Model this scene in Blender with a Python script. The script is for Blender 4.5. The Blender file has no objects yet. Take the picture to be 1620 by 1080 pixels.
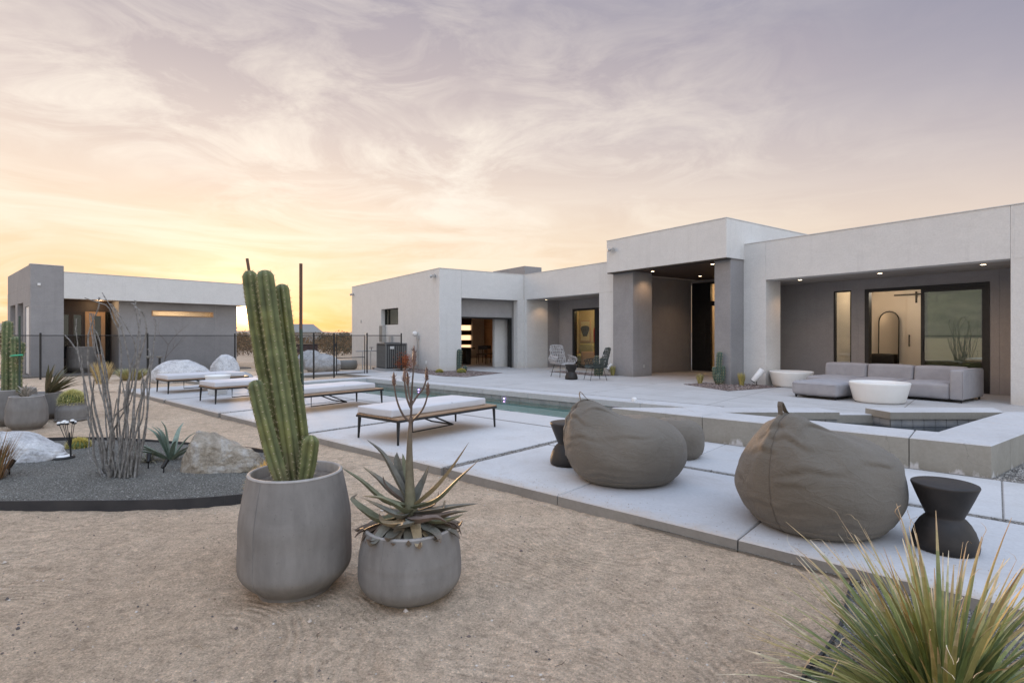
import bpy, bmesh, math, random
from mathutils import Vector, Matrix, noise
R = math.radians
sc = bpy.context.scene
COL = sc.collection
rnd = random.Random(7)

# ------------------------------------------------------------------ frames of reference (metres)
CAM_H = 1.32
A = R(35.3)
HO = Vector((9.57, 10.44, 0)); HX = Vector((-math.sin(A), math.cos(A), 0)); HY = Vector((-math.cos(A), -math.sin(A), 0))
H_ROT = math.atan2(HX.y, HX.x)
D = R(48.3)
DO = Vector((.375, 4.5, 0)); DD = Vector((-math.sin(D), math.cos(D), 0)); DE = Vector((math.cos(D), math.sin(D), 0))
E_ROT = math.atan2(DE.y, DE.x)
def hw(x, y, z=0): return HO + HX*x + HY*y + Vector((0, 0, z))          # house frame -> world
def dw(d, e, z=0): return DO + DD*d + DE*e + Vector((0, 0, z))          # pool-deck frame -> world
def V(*a): return Vector(a)
SAND = -.085

# ------------------------------------------------------------------ mesh builder
class MB:
    def __init__(s): s.v = []; s.f = []; s.m = []; s.s = []; s.c = []; s.usecol = False
    def add(s, vs, fs, mi=0, sm=False, col=None):
        o = len(s.v); s.v += [tuple(v) for v in vs]
        for f in fs:
            s.f.append([i+o for i in f]); s.m.append(mi); s.s.append(sm); s.c.append(col)
        if col is not None: s.usecol = True
        return s
    def box(s, x0, x1, y0, y1, z0, z1, mi=0, bev=0, M=None, seg=2):
        x0, x1 = min(x0, x1), max(x0, x1); y0, y1 = min(y0, y1), max(y0, y1); z0, z1 = min(z0, z1), max(z0, z1)
        if bev <= 0:
            vs = [V(x, y, z) for z in (z0, z1) for y in (y0, y1) for x in (x0, x1)]
            fs = [(0, 2, 3, 1), (4, 5, 7, 6), (0, 1, 5, 4), (2, 6, 7, 3), (0, 4, 6, 2), (1, 3, 7, 5)]
            sm = False
        else:
            bm = bmesh.new(); bmesh.ops.create_cube(bm, size=1)
            for v in bm.verts:
                v.co = V(x0+(v.co.x+.5)*(x1-x0), y0+(v.co.y+.5)*(y1-y0), z0+(v.co.z+.5)*(z1-z0))
            bmesh.ops.bevel(bm, geom=list(bm.edges), offset=bev, segments=seg, affect='EDGES', profile=.5)
            bm.verts.index_update()
            vs = [v.co.copy() for v in bm.verts]; fs = [[v.index for v in f.verts] for f in bm.faces]; bm.free(); sm = False
        if M: vs = [M @ v for v in vs]
        return s.add(vs, fs, mi, sm)
    def prism(s, poly, z0, z1, mi=0, top=None, sides=True):
        n = len(poly)
        area = sum(poly[i][0]*poly[(i+1) % n][1]-poly[(i+1) % n][0]*poly[i][1] for i in range(n))
        if area < 0: poly = poly[::-1]
        vs = [V(p[0], p[1], z0) for p in poly]+[V(p[0], p[1], z1) for p in poly]
        s.add(vs, [list(range(n, 2*n))], mi if top is None else top)
        s.add(vs, [list(range(n))[::-1]]+[[i, (i+1) % n, n+(i+1) % n, n+i] for i in range(n)], mi)
        return s
    def quad(s, a, b, c, d, mi=0): return s.add([a, b, c, d], [(0, 1, 2, 3)], mi)
    def tube(s, pts, rad, n=8, mi=0, col=None, caps=True, cols=None):
        pts = [Vector(p) for p in pts]; k = len(pts)
        if not hasattr(rad, '__len__'): rad = [rad]*k
        vs = []; up = None
        for i, p in enumerate(pts):
            t = (pts[min(i+1, k-1)]-pts[max(i-1, 0)])
            if t.length < 1e-9: t = V(0, 0, 1)
            t.normalize()
            if up is None:
                up = V(0, 0, 1) if abs(t.z) < .9 else V(1, 0, 0)
            u = (up-t*up.dot(t)).normalized(); w = t.cross(u); up = u
            for j in range(n):
                a = 2*math.pi*j/n
                vs.append(p+(u*math.cos(a)+w*math.sin(a))*rad[i])
        for i in range(k-1):
            c = cols[i] if cols else col
            s.add(vs[i*n:(i+2)*n], [(j, (j+1) % n, n+(j+1) % n, n+j) for j in range(n)], mi, True, c) if False else None
        o = len(s.v); s.v += [tuple(v) for v in vs]
        for i in range(k-1):
            for j in range(n):
                s.f.append([o+i*n+j, o+i*n+(j+1) % n, o+(i+1)*n+(j+1) % n, o+(i+1)*n+j]); s.m.append(mi); s.s.append(n > 4); s.c.append(cols[i] if cols else col)
        if cols or col is not None: s.usecol = True
        if caps:
            s.add(vs[:n], [list(range(n))[::-1]], mi, False, cols[0] if cols else col)
            s.add(vs[-n:], [list(range(n))], mi, False, cols[-1] if cols else col)
        return s
    def lathe(s, prof, n=32, c=(0, 0, 0), mi=0, sm=True, fn=None, closed=False):
        vs = []
        for (r, z) in prof:
            for j in range(n):
                a = 2*math.pi*j/n
                p = V(c[0]+r*math.cos(a), c[1]+r*math.sin(a), c[2]+z)
                if fn: p = fn(p, a, r, z)
                vs.append(p)
        fs = []; k = len(prof)
        for i in range(k-1):
            for j in range(n):
                fs.append((i*n+j, i*n+(j+1) % n, (i+1)*n+(j+1) % n, (i+1)*n+j))
        s.add(vs, fs, mi, sm)
        if not closed:
            if prof[0][0] > 1e-5: s.add(vs[:n], [list(range(n))[::-1]], mi)
            if prof[-1][0] > 1e-5: s.add(vs[-n:], [list(range(n))], mi)
        return s
    def grid(s, fn, nu, nv, mi=0, sm=True, col=None, closeu=False):
        vs = [fn(i/nu, j/nv) for i in range(nu+(0 if closeu else 1)) for j in range(nv+1)]
        N = nu if closeu else nu+1; fs = []
        for i in range(nu):
            for j in range(nv):
                a = i*(nv+1)+j; b = ((i+1) % N)*(nv+1)+j
                fs.append((a, b, b+1, a+1))
        return s.add(vs, fs, mi, sm, col)
    def soft(s, x0, x1, y0, y1, z0, z1, r=.05, puff=.02, n=10, mi=0, fn=None):
        hx, hy, hz = (x1-x0)/2, (y1-y0)/2, (z1-z0)/2; c = V((x0+x1)/2, (y0+y1)/2, (z0+z1)/2)
        r = min(r, hx, hy, hz)
        def pt(p):
            q = V(p.x*hx, p.y*hy, p.z*hz)
            inner = V(max(-hx+r, min(hx-r, q.x)), max(-hy+r, min(hy-r, q.y)), max(-hz+r, min(hz-r, q.z)))
            dl = q-inner
            if dl.length > 1e-9: q = inner+dl.normalized()*r
            b = (1-p.x**2)*(1-p.y**2) if abs(p.z) >= .999 else 0
            if abs(p.z) >= .999: q.z += puff*b*(1 if p.z > 0 else 0)
            elif abs(p.x) >= .999: q.x += puff*.5*(1-p.y**2)*(1-p.z**2)*(1 if p.x > 0 else -1)
            else: q.y += puff*.5*(1-p.x**2)*(1-p.z**2)*(1 if p.y > 0 else -1)
            q += c
            return fn(q) if fn else q
        # spread samples so the rounded corners get enough rows
        def st(h):
            m = max(.05, min(.6, r/h)); a = [-1, -1+m*.12, -1+m*.35, -1+m*.65, -1+m]; k = max(2, n-6)
            mid = [-1+m+(2-2*m)*i/k for i in range(1, k)]
            return a+mid+[-x for x in a[::-1]]
        X, Y, Z = st(hx), st(hy), st(hz)
        bm = {}
        vs = []; fs = []
        def vid(p):
            k = (round(p.x, 5), round(p.y, 5), round(p.z, 5))
            if k not in bm: bm[k] = len(vs); vs.append(pt(p))
            return bm[k]
        def face(U, W, mk, flip):
            for i in range(len(U)-1):
                for j in range(len(W)-1):
                    q = [vid(mk(U[i], W[j])), vid(mk(U[i+1], W[j])), vid(mk(U[i+1], W[j+1])), vid(mk(U[i], W[j+1]))]
                    fs.append(q[::-1] if flip else q)
        face(X, Y, lambda u, w: V(u, w, 1), False); face(X, Y, lambda u, w: V(u, w, -1), True)
        face(X, Z, lambda u, w: V(u, 1, w), True); face(X, Z, lambda u, w: V(u, -1, w), False)
        face(Y, Z, lambda u, w: V(1, u, w), False); face(Y, Z, lambda u, w: V(-1, u, w), True)
        return s.add(vs, fs, mi, True)
    def build(s, name, mats, parent=None, label=None, loc=None, rotz=None):
        me = bpy.data.meshes.new(name); me.from_pydata(s.v, [], s.f)
        if not isinstance(mats, (list, tuple)): mats = [mats]
        for m in mats: me.materials.append(m)
        me.polygons.foreach_set('material_index', s.m); me.polygons.foreach_set('use_smooth', s.s)
        if s.usecol:
            at = me.color_attributes.new('Col', 'FLOAT_COLOR', 'CORNER'); buf = []
            for f, c in zip(s.f, s.c):
                c = c or (.5, .5, .5)
                buf += [c[0], c[1], c[2], 1]*len(f)
            at.data.foreach_set('color', buf)
        me.update()
        o = bpy.data.objects.new(name, me); COL.objects.link(o)
        if parent: o.parent = parent
        if label: o['label'] = label
        if loc is not None: o.location = loc
        if rotz is not None: o.rotation_euler = (0, 0, rotz)
        return o

def tag(o, label, cat, group=None):
    o['label'] = label; o['category'] = cat
    if group: o['group'] = group
    return o
def thing(name, label, cat, loc=(0, 0, 0), rotz=0, group=None):
    o = bpy.data.objects.new(name, None); COL.objects.link(o)
    o.empty_display_size = .2; o.location = loc; o.rotation_euler = (0, 0, rotz)
    return tag(o, label, cat, group)
def struct(o, kind='structure'): o['kind'] = kind; return o
def dup(root, loc, rotz, label, group=None, scale=None):
    def cp(o, par):
        c = o.copy(); COL.objects.link(c)
        if par: c.parent = par
        for ch in [k for k in bpy.data.objects if k.parent == o]: cp(ch, c)
        return c
    r = cp(root, None); r.location = loc; r.rotation_euler = (0, 0, rotz); r['label'] = label
    if group: r['group'] = group
    if scale: r.scale = (scale,)*3
    return r
def catmull(P, n=8):
    P = [Vector(p) for p in P]; out = []
    for i in range(len(P)-1):
        p0 = P[max(i-1, 0)]; p1 = P[i]; p2 = P[i+1]; p3 = P[min(i+2, len(P)-1)]
        for k in range(n):
            t = k/n
            out.append(.5*((2*p1)+(p2-p0)*t+(2*p0-5*p1+4*p2-p3)*t*t+(3*p1-p0-3*p2+p3)*t**3))
    return out+[P[-1]]

# ------------------------------------------------------------------ materials
def nodes(name):
    m = bpy.data.materials.new(name); m.use_nodes = True; nt = m.node_tree
    return m, nt, nt.nodes['Principled BSDF']
def coords(nt, scale=(1, 1, 1), kind='Object'):
    tc = nt.nodes.new('ShaderNodeTexCoord'); mp = nt.nodes.new('ShaderNodeMapping'); mp.inputs['Scale'].default_value = scale
    nt.links.new(tc.outputs[kind], mp.inputs['Vector']); return mp.outputs['Vector']
def noise_n(nt, vec, scale, detail=4, rough=.55, dist=0):
    n = nt.nodes.new('ShaderNodeTexNoise'); n.inputs['Scale'].default_value = scale; n.inputs['Detail'].default_value = detail
    n.inputs['Roughness'].default_value = rough; n.inputs['Distortion'].default_value = dist; nt.links.new(vec, n.inputs['Vector']); return n.outputs['Fac']
def ramp_n(nt, fac, stops, interp='LINEAR'):
    r = nt.nodes.new('ShaderNodeValToRGB'); r.color_ramp.interpolation = interp; el = r.color_ramp.elements
    while len(el) < len(stops): el.new(.5)
    for e, (p, c) in zip(el, stops):
        e.position = p; e.color = (c[0], c[1], c[2], 1) if hasattr(c, '__len__') else (c, c, c, 1)
    nt.links.new(fac, r.inputs['Fac']); return r.outputs['Color']
def mix_n(nt, fac, a, b, mode='MIX'):
    m = nt.nodes.new('ShaderNodeMix'); m.data_type = 'RGBA'; m.blend_type = mode
    for sock, val in ((m.inputs[0], fac), (m.inputs[6], a), (m.inputs[7], b)):
        if hasattr(val, 'links'): nt.links.new(val, sock)
        elif hasattr(val, '__len__'): sock.default_value = (val[0], val[1], val[2], 1)
        else: sock.default_value = val
    return m.outputs[2]
def math_n(nt, op, a, b=0.0, c=None):
    m = nt.nodes.new('ShaderNodeMath'); m.operation = op
    for i, val in enumerate((a, b, c)):
        if val is None: continue
        if hasattr(val, 'links'): nt.links.new(val, m.inputs[i])
        else: m.inputs[i].default_value = val
    return m.outputs[0]
def bump_n(nt, bsdf, h, strength=.3, dist=.01):
    b = nt.nodes.new('ShaderNodeBump'); b.inputs['Strength'].default_value = strength; b.inputs['Distance'].default_value = dist
    nt.links.new(h, b.inputs['Height']); nt.links.new(b.outputs['Normal'], bsdf.inputs['Normal'])
def mat(name, c1, c2=None, scale=3, rough=.7, bump=0, bscale=60, bdist=.004, metal=0, spec=.4, detail=5, sc3=(1, 1, 1), lo=.35, hi=.65, fine=0, coat=0):
    m, nt, b = nodes(name); b.inputs['Roughness'].default_value = rough; b.inputs['Metallic'].default_value = metal
    b.inputs['Specular IOR Level'].default_value = spec; b.inputs['Coat Weight'].default_value = coat
    v = coords(nt, sc3); c2 = c2 or tuple(x*.85 for x in c1)
    col = ramp_n(nt, noise_n(nt, v, scale, detail), [(lo, c1), (hi, c2)])
    if fine:
        f = ramp_n(nt, noise_n(nt, v, scale*14, 4, .7), [(.35, 1-fine), (.65, 1+fine*.3)])
        col = mix_n(nt, 1.0, col, f, 'MULTIPLY')
    nt.links.new(col, b.inputs['Base Color'])
    if bump: bump_n(nt, b, noise_n(nt, v, bscale, 5, .6), bump, bdist)
    return m
def colmat(name, rough=.6, spec=.3, var=.25, scale=30, sss=0, bump=.15):
    m, nt, b = nodes(name); b.inputs['Roughness'].default_value = rough; b.inputs['Specular IOR Level'].default_value = spec
    at = nt.nodes.new('ShaderNodeAttribute'); at.attribute_name = 'Col'; v = coords(nt)
    f = ramp_n(nt, noise_n(nt, v, scale, 4), [(.3, 1-var), (.7, 1+var)])
    nt.links.new(mix_n(nt, 1.0, at.outputs['Color'], f, 'MULTIPLY'), b.inputs['Base Color'])
    if bump: bump_n(nt, b, noise_n(nt, v, scale*3, 3), bump, .004)
    return m
def glass(name, tint=(.8, .85, .82), refl=.0, ior=1.5, rough=.0, trans=True):
    m = bpy.data.materials.new(name); m.use_nodes = True; nt = m.node_tree; nt.nodes.clear()
    out = nt.nodes.new('ShaderNodeOutputMaterial'); t = nt.nodes.new('ShaderNodeBsdfTransparent'); t.inputs['Color'].default_value = (*tint, 1)
    g = nt.nodes.new('ShaderNodeBsdfGlossy'); g.inputs['Roughness'].default_value = rough; g.inputs['Color'].default_value = (.93, .95, .86, 1)
    lw = nt.nodes.new('ShaderNodeLayerWeight'); f0 = max(((ior-1)/(ior+1))**2, refl)
    fac = math_n(nt, 'ADD', f0, math_n(nt, 'MULTIPLY', math_n(nt, 'POWER', lw.outputs['Facing'], 5), 1-f0))
    mx = nt.nodes.new('ShaderNodeMixShader'); nt.links.new(fac, mx.inputs[0]); nt.links.new(t.outputs[0], mx.inputs[1]); nt.links.new(g.outputs[0], mx.inputs[2])
    nt.links.new(mx.outputs[0], out.inputs['Surface']); return m
def emit(name, col, st):
    m, nt, b = nodes(name); b.inputs['Base Color'].default_value = (.8, .8, .8, 1)
    b.inputs['Emission Color'].default_value = (*col, 1); b.inputs['Emission Strength'].default_value = st; return m

def stucco(name, c1, c2, bump=.35):
    m, nt, b = nodes(name); b.inputs['Roughness'].default_value = .88; b.inputs['Specular IOR Level'].default_value = .2
    v = coords(nt)
    big = ramp_n(nt, noise_n(nt, v, .8, 8, .65, .6), [(.28, c1), (.72, c2)])
    mot = ramp_n(nt, noise_n(nt, coords(nt, (1, 1, 1.7)), 3.2, 7, .7, 1.0), [(.30, .94), (.70, 1.03)])
    fine = ramp_n(nt, noise_n(nt, v, 26, 5, .75), [(.3, .90), (.7, 1.05)])
    col = mix_n(nt, 1.0, mix_n(nt, 1.0, big, fine, 'MULTIPLY'), mot, 'MULTIPLY')
    # rain streaks from the parapet and splashed dust at the foot
    st = ramp_n(nt, noise_n(nt, coords(nt, (5, 5, .22)), 1.0, 6, .6), [(.56, 0), (.74, .16)])
    col = mix_n(nt, st, col, tuple(x*.55 for x in c2))
    sz = nt.nodes.new('ShaderNodeSeparateXYZ'); nt.links.new(v, sz.inputs[0])
    foot = math_n(nt, 'MULTIPLY', ramp_n(nt, math_n(nt, 'ADD', sz.outputs['Z'], math_n(nt, 'MULTIPLY', noise_n(nt, v, 4, 5), .3)), [(.10, 1), (.42, 0)]), .35)
    col = mix_n(nt, foot, col, (.40*c2[0]/.6+.05, .34*c2[0]/.6+.04, .27*c2[0]/.6+.03))
    nt.links.new(col, b.inputs['Base Color'])
    bump_n(nt, b, math_n(nt, 'ADD', noise_n(nt, v, 60, 5, .65), math_n(nt, 'MULTIPLY', noise_n(nt, v, 9, 5, .6), .7)), bump, .010); return m
M = {}
M['stucco'] = stucco('white_stucco', (.68, .678, .66), (.635, .632, .617), .6)
M['grey'] = stucco('grey_plaster', (.33, .325, .328), (.255, .252, .256), .3)
M['darkgrey'] = stucco('dark_grey_plaster', (.36, .345, .345), (.30, .288, .29), .3)
M['lightgrey'] = stucco('light_grey_plaster', (.37, .365, .365), (.31, .305, .305), .3)
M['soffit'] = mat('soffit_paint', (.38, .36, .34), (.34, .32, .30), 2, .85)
M['darksoffit'] = mat('dark_wood_soffit', (.075, .052, .043), (.05, .035, .03), 4, .6, sc3=(12, 1, 1))
M['interior'] = mat('interior_wall', (.66, .61, .55), (.61, .56, .50), 1, .85)
M['yellowwall'] = mat('yellow_interior_wall', (.55, .45, .22), (.48, .39, .18), 1, .85)
M['brownwall'] = mat('brown_interior_wall', (.36, .22, .13), (.28, .17, .10), 2, .8, sc3=(1, 1, 6))
M['floor'] = mat('interior_floor', (.30, .25, .21), (.24, .20, .17), 2, .5)
M['black'] = mat('black_metal', (.012, .012, .013), (.02, .02, .02), 8, .45)
M['blackmatte'] = mat('black_stain', (.016, .014, .013), (.028, .024, .022), 9, .55, bump=.1)
M['wood'] = mat('teak', (.36, .235, .145), (.25, .155, .09), 5, .55, sc3=(1.2, 14, 14), bump=.1)
M['doorwood'] = mat('pale_wood_door', (.50, .31, .17), (.40, .24, .13), 5, .55, sc3=(10, 10, 1))
M['brown'] = mat('dark_brown_wood', (.05, .033, .026), (.035, .024, .02), 5, .5, sc3=(8, 8, 1))
M['glass'] = glass('window_glass', (.92, .93, .91), .06)
def frosted():
    m, nt, b = nodes('frosted_glass'); nt.nodes.remove(b); o = nt.nodes['Material Output']; t = nt.nodes.new('ShaderNodeBsdfTranslucent'); t.inputs['Color'].default_value = (.96, .86, .74, 1)
    nt.links.new(t.outputs[0], o.inputs['Surface']); return m
M['frosted'] = frosted()
M['dglass'] = glass('dark_door_glass', (.22, .23, .22), .05)
M['lowe'] = glass('coated_door_glass', (.60, .66, .56), .27)
M['water'] = glass('pool_water', (.50, .70, .70), .02, 1.33, .015)
M['spawater'] = glass('spa_water', (.25, .33, .50), .02, 1.33, .02)
M['white'] = mat('white_composite', (.78, .78, .76), (.74, .74, .72), 3, .45)
M['whitemetal'] = mat('white_painted_metal', (.75, .75, .74), (.70, .70, .69), 3, .4)
M['mattress'] = mat('pale_canvas', (.57, .57, .59), (.52, .52, .54), 3, .9, bump=.2, bscale=400, bdist=.001)
M['sofa'] = mat('grey_outdoor_fabric', (.335, .33, .345), (.295, .29, .305), 6, .92, bump=.25, bscale=500, bdist=.001)
M['grille'] = mat('grey_sheet_metal', (.22, .22, .21), (.19, .19, .18), 4, .5)
M['grilledark'] = mat('dark_grille', (.045, .045, .047), (.06, .06, .062), 4, .5)
M['plastic'] = mat('grey_pvc', (.42, .42, .41), (.38, .38, .37), 4, .5)
M['steel'] = mat('weathered_black_steel', (.022, .023, .027), (.045, .043, .045), 3, .55, bump=.1, bscale=20)
M['soil'] = mat('potting_grit', (.22, .19, .16), (.12, .10, .085), 40, .95, bump=.8, bscale=90, bdist=.01)
M['mirror'] = mat('mirror_silver', (.80, .76, .70), (.80, .76, .70), 1, .03, metal=1)
M['bed'] = mat('white_linen', (.75, .75, .74), (.70, .70, .70), 4, .9)
M['red'] = mat('red_lacquer', (.65, .015, .02), (.6, .012, .018), 3, .4)
M['stake'] = mat('green_garden_stake', (.035, .06, .045), (.05, .075, .055), 20, .5)
M['rust'] = mat('brown_stake', (.13, .075, .05), (.10, .06, .04), 30, .7)

def concrete(name, c1, c2, stain=(.62, .62, .63), eff=False, rough=.8, tone=False):
    m, nt, b = nodes(name); b.inputs['Roughness'].default_value = rough; b.inputs['Specular IOR Level'].default_value = .25
    v = coords(nt); big = ramp_n(nt, noise_n(nt, v, .8, 7, .6, .4), [(.3, c1), (.7, c2)])
    fine = ramp_n(nt, noise_n(nt, v, 35, 5, .7), [(.3, .90), (.7, 1.05)])
    col = mix_n(nt, 1.0, big, fine, 'MULTIPLY')
    # blown sand and old water marks, hairline cracks
    blot = ramp_n(nt, noise_n(nt, v, 2.2, 8, .7, 1.2), [(.50, 0), (.66, .30)])
    col = mix_n(nt, blot, col, (c2[0]*.80, c2[1]*.755, c2[2]*.70))
    pale = ramp_n(nt, noise_n(nt, coords(nt, (1, 1.4, 1)), 1.5, 7, .65, .8), [(.56, 0), (.72, .35)])
    col = mix_n(nt, pale, col, (c1[0]*1.12, c1[1]*1.12, c1[2]*1.12))
    vo = nt.nodes.new('ShaderNodeTexVoronoi'); vo.feature = 'DISTANCE_TO_EDGE'; vo.inputs['Scale'].default_value = .55
    wv = nt.nodes.new('ShaderNodeVectorMath'); wv.operation = 'ADD'; nz = nt.nodes.new('ShaderNodeTexNoise'); nz.inputs['Scale'].default_value = 3; nz.inputs['Detail'].default_value = 6; nt.links.new(v, nz.inputs['Vector'])
    nt.links.new(v, wv.inputs[0]); nt.links.new(nz.outputs['Color'], wv.inputs[1]); nt.links.new(wv.outputs[0], vo.inputs['Vector'])
    ck = math_n(nt, 'MULTIPLY', ramp_n(nt, vo.outputs['Distance'], [(.0012, .5), (.004, 0)]), ramp_n(nt, noise_n(nt, v, .5, 2), [(.50, 0), (.60, 1)]))
    col = mix_n(nt, ck, col, tuple(x*.5 for x in c2))
    if tone:  # each pour its own shade, and sand trodden over the garden edge
        ta = nt.nodes.new('ShaderNodeAttribute'); ta.attribute_name = 'Col'; col = mix_n(nt, 1.0, col, ta.outputs['Color'], 'MULTIPLY')
        dp = nt.nodes.new('ShaderNodeVectorMath'); dp.operation = 'DOT_PRODUCT'; nt.links.new(v, dp.inputs[0]); dp.inputs[1].default_value = DE
        ee = math_n(nt, 'SUBTRACT', dp.outputs['Value'], DO.dot(DE)); k_ = math_n(nt, 'SUBTRACT', math_n(nt, 'MULTIPLY', noise_n(nt, v, 2.5, 7, .7), .55), ee)
        col = mix_n(nt, math_n(nt, 'MULTIPLY', ramp_n(nt, k_, [(.12, 0), (.32, .75)]), ramp_n(nt, noise_n(nt, v, 60, 3, .8), [(.35, .4), (.6, 1)])), col, (.46, .37, .285))
    if eff:   # lime bloom creeping up from the foot of the wall
        tc = nt.nodes.new('ShaderNodeSeparateXYZ'); nt.links.new(v, tc.inputs[0])
        low = math_n(nt, 'SUBTRACT', .13, tc.outputs['Z'])
        v2 = coords(nt, (1, 1, .35))
        k = math_n(nt, 'ADD', noise_n(nt, v2, 4.5, 6, .65), math_n(nt, 'MULTIPLY', low, 1.5))
        f = ramp_n(nt, k, [(.685, 0), (.76, .8)])
        col = mix_n(nt, f, col, stain)
        d = ramp_n(nt, noise_n(nt, v2, 9, 5), [(.66, 0), (.72, .6)])
        col = mix_n(nt, d, col, (.17, .155, .115))
    nt.links.new(col, b.inputs['Base Color'])
    bump_n(nt, b, noise_n(nt, v, 70, 6, .65), .22, .004); return m
M['deck'] = concrete('pale_concrete', (.54, .54, .545), (.475, .476, .482), tone=True)
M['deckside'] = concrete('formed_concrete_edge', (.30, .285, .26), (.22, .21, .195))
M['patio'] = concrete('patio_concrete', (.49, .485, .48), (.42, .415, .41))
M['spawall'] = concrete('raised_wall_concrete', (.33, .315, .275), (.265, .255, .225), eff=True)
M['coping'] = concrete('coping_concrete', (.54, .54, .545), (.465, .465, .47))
M['joint'] = mat('joint_grit', (.24, .225, .205), (.13, .12, .11), 45, .95, bump=.6, bscale=120, bdist=.01)
M['plaster'] = mat('pool_plaster', (.36, .55, .56), (.30, .47, .49), 1.5, .7)
def tilemat():
    m, nt, b = nodes('slate_waterline_tile'); b.inputs['Roughness'].default_value = .35
    v = coords(nt); c = ramp_n(nt, noise_n(nt, v, 5, 5), [(.3, (.20, .215, .23)), (.7, (.31, .32, .32))])
    nt.links.new(c, b.inputs['Base Color']); bump_n(nt, b, noise_n(nt, v, 25, 3), .15, .003); return m
M['tile'] = tilemat()
M['grout'] = mat('tile_grout', (.12, .12, .12), (.09, .09, .09), 10, .9)

def sandmat():
    m, nt, b = nodes('raked_decomposed_granite'); b.inputs['Roughness'].default_value = .95; b.inputs['Specular IOR Level'].default_value = .1
    v = coords(nt)
    big = ramp_n(nt, noise_n(nt, v, .55, 7, .62, .8), [(.30, (.555, .425, .305)), (.5, (.645, .50, .365)), (.70, (.73, .58, .435))])
    sp = ramp_n(nt, noise_n(nt, v, 95, 3, .85), [(.28, .42), (.42, .86), (.56, 1.04), (.70, 1.55)])
    sp2 = ramp_n(nt, noise_n(nt, v, 30, 5, .8), [(.30, .66), (.48, .97), (.70, 1.25)])
    sp3 = ramp_n(nt, noise_n(nt, v, 8, 6, .75, .5), [(.32, .84), (.66, 1.12)])
    col = mix_n(nt, 1.0, mix_n(nt, 1.0, mix_n(nt, 1.0, big, sp, 'MULTIPLY'), sp2, 'MULTIPLY'), sp3, 'MULTIPLY')
    at_ = nt.nodes.new('ShaderNodeAttribute'); at_.attribute_name = 'relief_shade'     # relief and furrow shade painted into the colour: hollows darker, crests paler
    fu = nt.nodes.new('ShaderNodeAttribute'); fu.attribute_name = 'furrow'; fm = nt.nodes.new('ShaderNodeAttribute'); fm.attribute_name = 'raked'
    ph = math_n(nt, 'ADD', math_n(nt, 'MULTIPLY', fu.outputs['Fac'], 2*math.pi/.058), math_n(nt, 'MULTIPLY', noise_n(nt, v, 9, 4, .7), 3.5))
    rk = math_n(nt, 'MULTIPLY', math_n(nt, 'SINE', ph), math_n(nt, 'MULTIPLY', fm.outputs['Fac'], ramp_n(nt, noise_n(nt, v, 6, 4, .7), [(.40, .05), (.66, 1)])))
    shade_sum = math_n(nt, 'ADD', math_n(nt, 'ADD', at_.outputs['Fac'], math_n(nt, 'MULTIPLY', rk, .34)), math_n(nt, 'MULTIPLY', noise_n(nt, v, 40, 4, .8), .5))
    col = mix_n(nt, 1.0, col, ramp_n(nt, math_n(nt, 'MULTIPLY', shade_sum, .6), [(.15, (.74, .73, .72)), (.45, (1.0, 1.0, 1.0)), (.75, (1.12, 1.12, 1.13))]), 'MULTIPLY')
    nt.links.new(col, b.inputs['Base Color'])
    h = math_n(nt, 'ADD', noise_n(nt, v, 60, 5, .75), math_n(nt, 'ADD', math_n(nt, 'MULTIPLY', noise_n(nt, v, 18, 6, .7), 1.6), math_n(nt, 'MULTIPLY', rk, .5)))
    bump_n(nt, b, h, 1.0, .024); return m
M['sand'] = sandmat()
def gravelmat(name, a, c, scale=70):
    m, nt, b = nodes(name); b.inputs['Roughness'].default_value = .9; b.inputs['Specular IOR Level'].default_value = .2
    v = coords(nt); vo = nt.nodes.new('ShaderNodeTexVoronoi'); vo.inputs['Scale'].default_value = scale; nt.links.new(v, vo.inputs['Vector'])
    sx = nt.nodes.new('ShaderNodeSeparateXYZ'); nt.links.new(vo.outputs['Color'], sx.inputs[0])
    col = ramp_n(nt, sx.outputs['X'], [(0, a), (1, c)])
    dk = ramp_n(nt, vo.outputs['Distance'], [(.15, 1), (.75, .35)])
    big = ramp_n(nt, noise_n(nt, v, 1.2, 5), [(.3, .82), (.7, 1.12)])
    nt.links.new(mix_n(nt, 1.0, mix_n(nt, 1.0, col, dk, 'MULTIPLY'), big, 'MULTIPLY'), b.inputs['Base Color'])
    inv = math_n(nt, 'SUBTRACT', 1, vo.outputs['Distance']); bump_n(nt, b, inv, .9, .012); return m
M['gravel'] = gravelmat('slate_gravel', (.185, .18, .158), (.31, .30, .272), 95)
M['redgravel'] = gravelmat('mixed_red_gravel', (.13, .10, .09), (.30, .235, .215), 28)
M['pebble'] = colmat('loose_pebble', .85, .2, .2, 40)

def granite(name, a, b_, c, warm=.0):
    m, nt, b = nodes(name); b.inputs['Roughness'].default_value = .85; b.inputs['Specular IOR Level'].default_value = .25
    v = coords(nt)
    big = ramp_n(nt, noise_n(nt, v, 2.6, 8, .65, 1.2), [(.30, a), (.48, b_), (.66, c)])
    fl = ramp_n(nt, noise_n(nt, v, 28, 6, .75, .5), [(.33, .62), (.5, 1), (.68, 1.18)])
    nt.links.new(mix_n(nt, 1.0, big, fl, 'MULTIPLY'), b.inputs['Base Color'])
    bump_n(nt, b, math_n(nt, 'ADD', noise_n(nt, v, 14, 7, .7, .8), math_n(nt, 'MULTIPLY', noise_n(nt, v, 60, 4, .7), .4)), .7, .03); return m
M['granite'] = granite('white_granite', (.34, .33, .33), (.54, .54, .545), (.64, .63, .62))
M['granitewarm'] = granite('tan_granite', (.22, .185, .14), (.34, .295, .235), (.47, .455, .43))
M['granitegrey'] = granite('grey_granite', (.30, .30, .30), (.42, .42, .42), (.52, .51, .50))

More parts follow.
